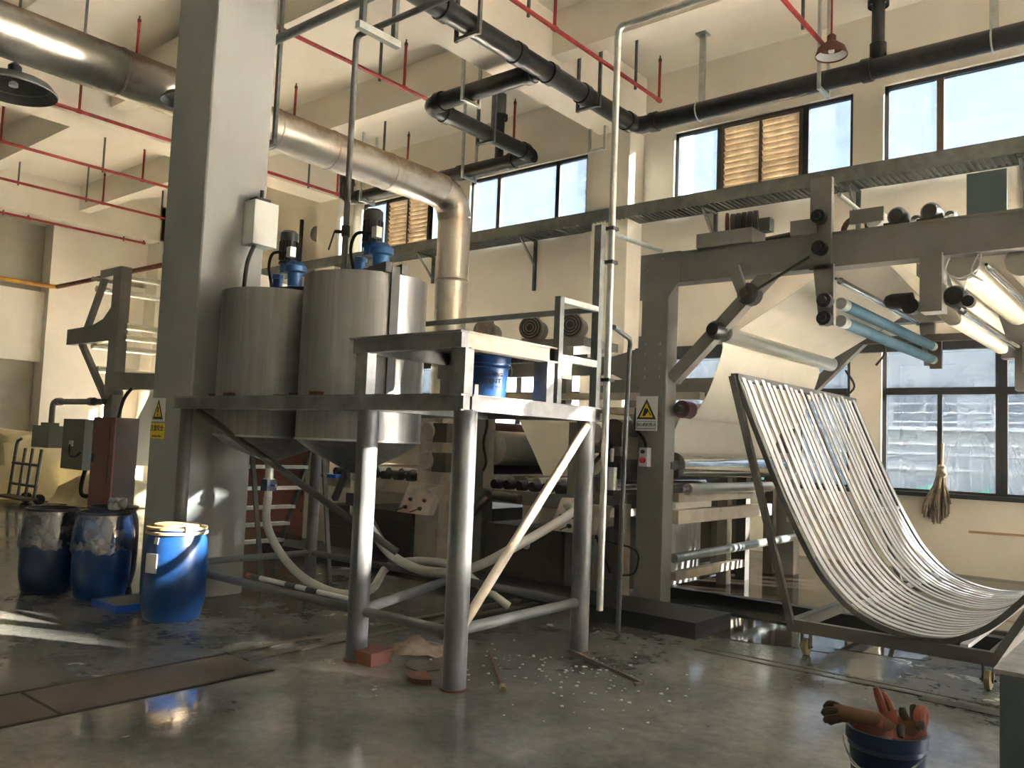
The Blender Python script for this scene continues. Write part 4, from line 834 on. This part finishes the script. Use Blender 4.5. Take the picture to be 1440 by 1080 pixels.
one(MB().strip(smooth([(-1.60, 3.02), (-1.52, 3.11), (-1.42, 3.153), (-1.02, 3.153), (-.92, 3.11), (-.5, 3.0), (0.2, 3.05)], 5), 7.3, 9.7, .004), 'fabric_sheet', cloth, 'cream fabric passing over the cloth-covered rollers at the top right', 'fabric')
one(MB().strip(smooth([(-6.05, 1.95), (-5.9, 1.72), (-5.56, 1.17)], 4), 7.35, 9.9, .004), 'fabric_sheet', cloth, 'cream fabric sheet dropping to the bed rollers behind the platform', 'fabric')
one(MB().cyl((-6.35, 7.4, 1.45), (-6.35, 10, 1.45), .2, 24), 'cloth_roll', cloth, 'cream cloth roll in shade behind the machine side post', 'roll')

# blower motors on a shelf
for i, (x, l) in enumerate(((-8.3, 'left'), (-7.42, 'middle'), (-6.72, 'right'))):
    z = 3.16
    t = thing('blower_motor', (x, 9.5, 3.0), 'dusty finned blower motor behind the platform, %s one of the three' % l, 'motor', 'blower motors in a row behind the platform')
    ax = (.35, -1, 0)
    MB().lathe((x, 9.5, z), [(0, .30), (.10, .30), (.16, .28), (.165, .14), (.15, .13), (.15, -.1), (.13, -.14), (0, -.15)], 24, axis=ax).build('motor_body', motorb if i else motorg, t)
    MB().lathe((x, 9.5, z), [(.165, .14), (.172, .15), (.172, .27), (.165, .28)], 24, axis=ax).build('fan_cover', motorg, t)
    g = MB()
    for r in (.05, .09, .13): g.lathe(Vector((x, 9.5, z))+Vector(ax).normalized()*.302, [(r, 0), (r+.012, 0), (r+.012, .008), (r, .008)], 24, axis=ax, closed=True)
    g.build('fan_grille', motorg, t)
    MB().box(x-.06, x+.06, 9.4, 9.5, z+.14, z+.22).build('terminal_box', motorg, t)
    MB().box(x-.2, x+.2, 9.3, 9.65, 2.98, 3.0).box(x-.15, x+.15, 9.35, 9.55, 3.0, 3.03).build('base', motorg, t)
t = thing('dryer_housing', (-7.6, 9.6, 0), 'tall pale machine housing carrying the blower motors', 'housing')
MB().box(-9.15, -6.4, 9.24, 10.1, 2.86, 2.98).build('shelf', mgrey, t)
for x in (-9.1, -6.76): MB().box(x, x+.12, 9.2, 9.35, 0.02, 2.86).build('post', mgrey, t)
MB().box(-9.1, -8.25, 8.6, 9.14, 1.725, 1.9).build('duct_box', beigem, t)

# ================================================================ SLATTED RACK
t = thing('slatted_rack', (-1.8, 7.9, 0), 'wheeled J-shaped rack of white curved slats on a dark frame', 'rack')
prof = [(-2.93, 2.13), (-2.76, 1.72), (-2.52, 1.17), (-2.29, .73), (-2.14, .53), (-1.97, .385), (-1.78, .305), (-1.59, .27), (-1.45, .27), (-1.32, .295), (-1.19, .36), (-1.07, .45), (-.93, .60), (-.72, .86), (-.5, 1.2)]
pf = smooth([(x, 0, z) for x, z in prof], 3); pf = [(p.x, p.z) for p in pf]
inner = [(x+.015, z+.02) for x, z in pf]
NS = 23
for i in range(NS):
    y = 6.50+i*(9.33-6.50)/(NS-1)
    if i == 11: continue
    jit = .006*math.sin(i*4.7)
    MB().strip([(x+jit, z) for x, z in inner], y-.036+jit, y+.036+jit, .008).build('slat', whitep, t)
for y in (6.42, 9.41): MB().strip(pf, y-.02, y+.02, .04).build('side_rail', rackm, t)
MB().strip(pf, 7.89, 7.93, .03).build('middle_rail', rackm, t)
MB().box(-2.965, -2.90, 6.4, 9.43, 2.10, 2.15).build('top_bar', rackm, t)
for x, z in ((-2.46, 1.02), (-2.03, .40), (-1.25, .28)): MB().box(x-.03, x+.02, 6.42, 9.41, z-.03, z).build('cross_bar', whitep, t)
for y in (6.40, 9.40): 
    MB().bar((-2.95, y, 2.13), (-2.43, y, .22), .05, .05, up=(1, 0, 0)).build('post', rackm, t)
    MB().bar((-1.08, y, .2), (-.66, y, .95), .06, .05).build('strut', rackm, t)
for y in (6.42, 9.42): MB().box(-2.46, -1.05, y-.03, y+.03, .17, .26).build('base_rail', rackm, t)
for x in (-2.43, -1.08): MB().box(x-.03, x+.03, 6.45, 9.39, .17, .26).build('base_rail', rackm, t)
for x in (-2.34, -1.12):
    for y in (6.47, 9.36):
        c = MB().box(x-.035, x-.028, y-.03, y+.03, .05, .17).box(x+.028, x+.035, y-.03, y+.03, .05, .17).box(x-.04, x+.04, y-.04, y+.04, .16, .17).cyl((x-.05, y, .062), (x+.05, y, .062), .008, 8).build('caster', black, t)
        MB().lathe((x-.022, y, .062), [(0, 0), (.05, 0), (.062, .006), (.062, .038), (.05, .044), (0, .044)], 20, axis=(1, 0, 0)).build('wheel', brass, c)

# ================================================================ FOREGROUND RIGHT
pl = pail(-1.03, 3.80, 0, .15, .385, navym, 'dark blue pail full of work gloves on the floor in front')
MB().tube([(-1.03+.142*math.cos(a), 3.80+.142*math.sin(a), .25-.02*math.sin(a*2)) for a in [-2.6+k*.13 for k in range(18)]], .004, 5).build('stripe', signw, pl)
fv2 = Vector((1.03, -3.80, 0)).normalized(); rv2 = Vector((-fv2.y, fv2.x, 0))
for k in range(3):
    c = Vector((-1.03, 3.80, .2))+fv2*.139-rv2*(.09-.018*k)
    MB().prism([c, c+rv2*.006, c-rv2*.012+Vector((0, 0, .05)), c-rv2*.018+Vector((0, 0, .05))], fv2*.004).build('stripe', galv, pl)
def glove(name, palm, fingers, cuffr, mm, label, tip=None):
    o = thing(name, palm[0], label, 'glove')
    MB().tube(smooth(palm, 4), [cuffr*(1-.25*math.sin(i/4/(len(palm)-1)*3)) for i in range((len(palm)-1)*4+1)], 12).build('cuff', mm, o)
    for f in fingers:
        sm = smooth(f, 4); n_ = len(sm)
        MB().tube(sm, [.017*(1-.35*max(0, (i/(n_-1)-.6)/.4)) for i in range(n_)], 9).build('finger', tip or mm, o)
    return o
L = lambda f, r, z: Vector((-1.03, 3.80, z))+fv2*f+rv2*r      # towards viewer, to the viewer's right, up
glove('work_glove', [L(.03, .06, .36), L(.05, -.03, .42), L(.04, -.12, .425), L(.02, -.20, .42)],
      [[L(.02, -.18, .44), L(.02, -.22, .45), L(.01, -.245, .43)], [L(.04, -.18, .43), L(.05, -.23, .43), L(.05, -.25, .41)], [L(.05, -.18, .41), L(.06, -.225, .40), L(.05, -.24, .385)], [L(.03, -.18, .40), L(.03, -.215, .385), L(.03, -.225, .37)], [L(-.0, -.15, .42), L(-.02, -.19, .43), L(-.03, -.215, .42)]],
      .042, gloveb, 'brown work glove pointing left out of the dark blue pail', gloved)
glove('work_glove', [L(.02, .05, .34), L(.03, .02, .41), L(.02, -.0, .45)],
      [[L(.02, -.01, .44), L(.02, -.03, .50), L(.015, -.045, .545)], [L(.01, .02, .43), L(.0, .0, .49), L(-.01, -.02, .52)], [L(.03, .04, .42), L(.04, .06, .44), L(.05, .085, .42)], [L(.04, .0, .42), L(.06, -.02, .43), L(.08, -.03, .40)], [L(.0, -.03, .40), L(-.01, -.06, .42), L(-.02, -.075, .40)]],
      .045, glover, 'faded red glove with one finger standing up from the pail')
glove('work_glove', [L(.02, .03, .33), L(.03, .07, .39), L(.02, .10, .43)],
      [[L(.03, .08, .42), L(.05, .06, .46), L(.05, .055, .49)], [L(.02, .10, .42), L(.0, .10, .47), L(-.01, .095, .49)], [L(.01, .12, .42), L(-.02, .12, .46), L(-.03, .115, .47)], [L(.03, .12, .41), L(.05, .125, .43), L(.07, .11, .42)], [L(.03, .06, .40), L(.06, .05, .41), L(.09, .05, .38)]],
      .05, gloveb, 'brown glove with dark fingers curled at the right side of the pail', gloved)
b = MB(); G = []
for i in range(13):
    for j in range(13):
        u, v = -1+i/6, -1+j/6
        d = math.hypot(u, v); k = min(1, 1/d if d > 1 else 1)
        z = .365+.035*math.sin(3*u+2*v)+.03*math.cos(4*v-u)+.02*math.sin(7*u*v+1)
        G.append(b.b.verts.new(L(.13*v*k, .135*u*k, z if d < 1 else .372+.01*math.sin(8*u))))
for i in range(12):
    for j in range(12): b.b.faces.new([G[i*13+j], G[(i+1)*13+j], G[(i+1)*13+j+1], G[i*13+j+1]])
one(b, 'red_rag', glover, 'faded red rag bunched under the gloves in the pail', 'rag')
b = MB().tube(smooth([L(-.02, .12, .38), L(-.02, .135, .45), L(.0, .13, .475), L(.02, .12, .46), L(.03, .125, .38)], 4), .024, 10)
one(b, 'red_rag', glover, 'loop of red cloth sticking up at the right rim of the pail', 'rag')
t = thing('workbench', (-.1, 4.0, 0), 'grey metal workbench corner with a thin plate top at the right edge', 'workbench')
MB().box(-.60, .9, 3.55, 5.0, .74, .755).build('top_plate', stain, t)
for x, y in ((-.545, 3.62), (-.5, 4.9), (.8, 3.62), (.8, 4.9)): MB().box(x-.04, x+.04, y-.03, y+.05, 0, .74).build('leg', tealpost, t)
MB().box(-.5, .8, 3.62, 3.66, .66, .74).box(-.53, -.49, 3.66, 4.9, .66, .74).box(-.5, .8, 3.62, 3.66, .1, .15).build('apron', tealpost, t)
# mop on the wall
t = thing('mop', (-2.78, 12.6, .6), 'dirty string mop hanging upside down below the right window', 'mop')
MB().tube([(-2.73, 12.6, 1.75), (-2.74, 12.6, 1.40)], .018, 10).build('handle', wood, t)
MB().lathe((-2.745, 12.6, 1.28), [(.05, 0), (.075, .05), (.055, .10), (.06, .15), (.03, .18)], 14).build('binding', mopm, t)
b = MB()
for i in range(60):
    a = random.random()*6.28; r = random.random()**.5; dx, dy = r*math.cos(a), r*math.sin(a)
    zb = .62+.22*random.random()+.12*abs(dx)
    b.tube(smooth([(-2.745+.05*dx, 12.6+.04*dy, 1.33), (-2.76+.09*dx, 12.6+.06*dy, 1.15), (-2.79+.17*dx, 12.59+.08*dy, .95), (-2.81+.19*dx+.02*random.random(), 12.59+.08*dy, zb)], 4), .014, 5)
b.build('strands', mopm, t)['kind'] = 'stuff'
one(MB().cyl((-2.42, 12.66, .58), (-1.2, 12.66, .60), .016, 10), 'wooden_stick', wood, 'pale wooden stick fixed along the wall right of the mop', 'stick')
# ================================================================ LEFT BACKGROUND
t = thing('second_machine', (-15.3, 7.1, 0), 'grey machine frame with arms left of the pillar, seen from its end', 'machine')
for y in (FY, 10.35):
    MB().box(-15.42, -15.12, y, y+.2, 0, 4.45).build('column', mgrey, t)
    MB().prism([(-17.25, y+.02, 3.40), (-16.2, y+.02, 3.42), (-15.75, y+.02, 3.52), (-15.42, y+.02, 3.75), (-15.42, y+.02, 3.10), (-17.25, y+.02, 3.10)], (0, .16, 0)).build('arm', mgrey, t)
    MB().prism([(-15.42, y-.01, 2.6), (-15.0, y-.01, 2.5), (-13.0, y-.01, 2.42), (-13.0, y-.01, 2.18), (-15.0, y-.01, 2.18), (-15.3, y-.01, 2.0), (-15.42, y-.01, 2.0)], (0, .15, 0)).build('lower_arm', mgrey, t)
    MB().bar((-16.75, y+.1, 3.12), (-15.42, y+.1, 1.9), .1, .1).build('brace', mgrey, t)
    MB().bar((-15.9, y+.1, 4.4), (-16.55, y+.1, 3.4), .1, .1).build('brace', mgrey, t)
MB().box(-15.95, -15.4, FY, FY+.2, 4.30, 4.45).build('top_plate', mgrey, t)
for x, z in ((-16.3, 4.15), (-15.3, 4.3), (-15.0, 3.35), (-15.0, 3.15), (-16.3, 3.05), (-16.0, 2.6)):
    MB().cyl((x, FY+.1, z), (x, 10.4, z), .06, 14).build('roller', chrome, t)
for x, z in ((-13.3, 3.3), (-13.25, 2.8)):
    MB().lathe((x, FY, z), [(0, -.12), (.1, -.12), (.13, -.05), (.13, .1), (0, .1)], 14, axis=(0, 1, 0)).cyl((x, FY-.02, z+.1), (x+.02, FY-.02, z+.35), .04, 8).build('tension_cylinder', black, t)
MB().box(-13.55, -13.0, FY, FY+.12, 3.55, 3.65).cyl((-13.5, FY+.05, 3.3), (-13.5, FY+.05, 3.6), .03, 8).build('bracket', black, t)
MB().bar((-16.7, FY+.2, 4.4), (-15.4, FY+.6, 4.2), .08, .08).build('tie_bar', mcream, t)
one(MB().strip(smooth([(-14.55, 4.7), (-14.4, 3.0), (-14.6, 2.2), (-15.9, .8)], 5), 7.5, 9.9, .005), 'fabric_sheet', cloth, 'cream fabric hanging in the machine left of the pillar', 'fabric')
one(MB().strip([(-13.6, 4.4), (-13.55, 2.5), (-13.5, 1.8)], 7.6, 10.0, .005), 'fabric_sheet', cloth, 'sunlit cream fabric panel showing at the left edge of the pillar', 'fabric')
t = thing('red_cabinet', (-14.3, 6.9, 0), 'tall dull red control cabinet with a dark side left of the pillar', 'cabinet')
MB().box(-14.72, -13.95, 6.62, 7.0, 0.0, 1.68).build('body', brownm, t); dd = MB().box(-14.74, -13.95, 6.59, 6.62, .0, 1.68).build('door', pinkm, t)
MB().box(-14.68, -14.64, 6.57, 6.59, .92, 1.06).build('handle', black, dd)
MB().box(-14.12, -14.09, 6.585, 6.59, .6, 1.55).build('lettering_strip', brownm, dd)
MB().tube(smooth([(-14.3, 6.8, 1.68), (-14.25, 6.85, 2.0), (-14.2, 6.95, 2.2)]), .03, 8).build('cable', cable, t)
t = thing('grey_cabinet', (-15.8, 6.8, .7), 'grey wall cabinet hung on the machine column beside the red cabinet', 'cabinet')
MB().box(-16.05, -15.2, 6.68, 7.05, .74, 1.64).build('body', cabg, t); dd = MB().box(-16.07, -15.2, 6.65, 6.68, .74, 1.64).build('door', cabg, t)
MB().box(-15.72, -15.60, 6.62, 6.65, 1.15, 1.25).build('plug_socket', signw, dd)
MB().tube(smooth([(-15.66, 6.62, 1.18), (-15.6, 6.6, 1.0), (-15.35, 6.6, .98), (-15.2, 6.6, 1.05)]), .02, 8).build('cable', cable, t)
MB().tube(smooth([(-15.5, 6.85, .74), (-15.5, 6.8, .45), (-15.3, 6.75, .3), (-15.1, 6.8, .3)]), .04, 8).build('cable', cable, t)
t = thing('control_pendant', (-17.2, 6.8, 1.05), 'small grey control box hanging from a bent pipe arm at the far left', 'control box')
MB().tube([(-15.3, 7.0, 1.97), (-17.1, 6.9, 1.97)]+[(-17.1-.12*math.sin(a), 6.9, 1.97-.12+.12*math.cos(a)) for a in (.5, 1, 1.57)]+[(-17.22, 6.9, 1.52)], .055, 12).build('pipe_arm', mgrey, t)
for x in (-17.0, -15.6): MB().cyl((x-.09, 6.92, 1.97), (x+.09, 6.92, 1.97), .075, 12).build('coupling', mgrey, t)
MB().box(-17.62, -16.85, 6.72, 7.05, 1.08, 1.5).box(-17.4, -17.05, 6.78, 6.98, 1.5, 1.56).build('housing', cabg, t)
t = thing('hand_truck', (-17.3, 6.7, 0), 'grey tube hand truck standing before the sheeted pile at the left', 'trolley')
for x in (-18.05, -17.6, -17.25, -16.85):
    z1 = 1.1 if x in (-18.05,) else 1.05
    MB().tube([(x, 6.55, .12), (x, 6.62, z1)]+([(x+.05, 6.62, z1+.08), (x+.2, 6.62, z1+.12)] if x == -18.05 else []), .03, 10).build('upright', galvd, t)
for z in (.35, .75): MB().cyl((-18.05, 6.58, z), (-16.85, 6.58, z), .028, 10).build('cross_tube', galvd, t)
MB().box(-18.1, -16.8, 6.3, 6.6, .10, .14).build('toe_plate', mdark, t)
for x in (-17.6, -17.0): MB().lathe((x, 6.7, .1), [(0, -.05), (.08, -.05), (.1, -.03), (.1, .03), (.08, .05), (0, .05)], 16, axis=(1, 0, 0)).build('wheel', rubber, t)
# dust-sheet pile
def sheet(x0, x1, y0, y1, h, label, seed, rnd=.12):
    random.seed(seed); b = MB(); n = 26; G = []
    for i in range(n+1):
        for j in range(n+1):
            u, v = i/n, j/n; e = min(u, 1-u, v, 1-v)
            s = min(1, e*7); s = s*s*(3-2*s)
            hh = h*s*(1+rnd*math.sin(5*u+seed)*math.cos(4*v+seed))
            wob = .12*(1-s)*math.sin(18*(u+v)+seed)
            G.append(b.b.verts.new((x0+(x1-x0)*u+wob, y0+(y1-y0)*v+wob, max(.01, hh))))
    for i in range(n):
        for j in range(n): b.b.faces.new([G[i*(n+1)+j], G[(i+1)*(n+1)+j], G[(i+1)*(n+1)+j+1], G[i*(n+1)+j+1]])
    return one(b, 'dust_sheet_pile', drapem, label, 'sheet')
sheet(-22.5, -18.2, 6.2, 9.6, 1.35, 'big pile under a cream dust sheet at the left picture edge', 3, .1)
sheet(-18.0, -15.6, 7.1, 9.0, .42, 'low heap of crumpled cream cloth behind the hand truck', 5, .5)
t = thing('gas_pipe', (-24.3, 9.4, 5.3), 'yellow gas pipe along the far left wall turning brown towards the pillar', 'pipe')
MB().tube([(-24.25, -6, 5.3), (-24.25, 9.45, 5.3), (-24.15, 9.55, 5.3)], .06, 12).build('pipe', yellowp, t)
MB().tube([(-24.15, 9.55, 5.3), (-17.6, 9.55, 5.3)], .06, 12).build('pipe', rustm, t)
# cabinets and step ladder seen under the tanks
t = thing('step_ladder', (-7.6, 5.25, 0), 'grey aluminium step ladder standing behind the pillar under the left tank', 'ladder')
for y in (4.80, 5.69):
    MB().bar((-8.07, y, 0), (-7.37, y, 1.66), .03, .06).build('rail', rackm, t)
    MB().bar((-7.0, y-.04*(y > 5)+.04*(y < 5), 0), (-7.33, y, 1.64), .025, .045).build('rear_leg', rackm, t)
for z in (.17, .36, .55, .74, .95, 1.18, 1.42):
    x = -8.07+.70*z/1.66; MB().box(x-.05, x+.05, 4.80, 5.69, z-.035, z).build('step', galv, t)
MB().box(-7.42, -7.22, 4.78, 5.71, 1.64, 1.68).build('top_cap', galv, t)
t = thing('red_cabinet', (-10.6, 8.1, 0), 'dull red control cabinet behind the step ladder under the tanks', 'cabinet')
MB().box(-12.2, -10.35, 7.95, 8.5, 0, 1.72).build('body', pinkm, t); MB().box(-12.2, -10.35, 7.9, 7.95, .0, 1.72).build('door', pinkm, t)
for z in (.35, .6, .85, 1.1): MB().box(-10.55, -10.53, 7.88, 7.9, z, z+.07).build('hinge', black, t)
t = thing('beige_cabinet', (-9.9, 8.0, 0), 'beige machine cabinet between the red cabinet and the wash boxes', 'cabinet')
MB().box(-10.3, -9.75, 7.75, 8.4, 0, 1.75).build('body', beigem, t)
for z in (1.0, 1.1, 1.2): MB().lathe((-9.85, 7.74, z), [(.025, 0), (.025, .02), (0, .025)], 10, axis=(0, -1, 0)).build('knob', black, t)
t = thing('roller_cabinet', (-9.2, 8.6, 0), 'pale machine cabinet with stacked cloth rollers left of the wash boxes', 'cabinet')
MB().box(-9.72, -7.3, 8.3, 9.15, 1.16, 1.72).build('cover', beigem, t)
for z, mm in ((1.02, beigem), (.78, beigem), (.55, dchrome)): MB().cyl((-9.7, 8.3, z), (-8.9, 8.3, z), .10, 18).build('roller', mm, t)
for x in (-9.72, -8.95): MB().box(x, x+.08, 8.2, 8.5, 0, 1.15).build('post', beigem, t)
MB().cyl((-9.4, 7.9, .42), (-9.4, 8.3, .42), .1, 16).build('motor', black, t)
MB().box(-9.6, -8.9, 7.6, 8.4, 0, .12).build('base', beigem, t)
one(MB().box(-9.05, -8.55, 6.9, 7.1, .98, 1.02), 'blue_level', bluep, 'small bright blue bar lying on the bed rail behind the middle leg', 'tool')
# niche at the far wall left of the clerestory
one(MB().cyl((-17.35, 12.5, .2), (-17.35, 12.5, 6.9), .05, 10), 'downpipe', black, 'black downpipe on the wall between the pillar and the left pilaster', 'pipe')
one(MB().lathe((-16.5, 12.4, 6.4), [(0, -.15), (.18, -.12), (.2, 0), (.2, .15), (0, .15)], 16, axis=(0, 1, 0)), 'wall_speaker', black, 'round black horn on the wall under the pale beam', 'horn')
for o in bpy.data.objects:
    if '_o' in o: del o['_o']
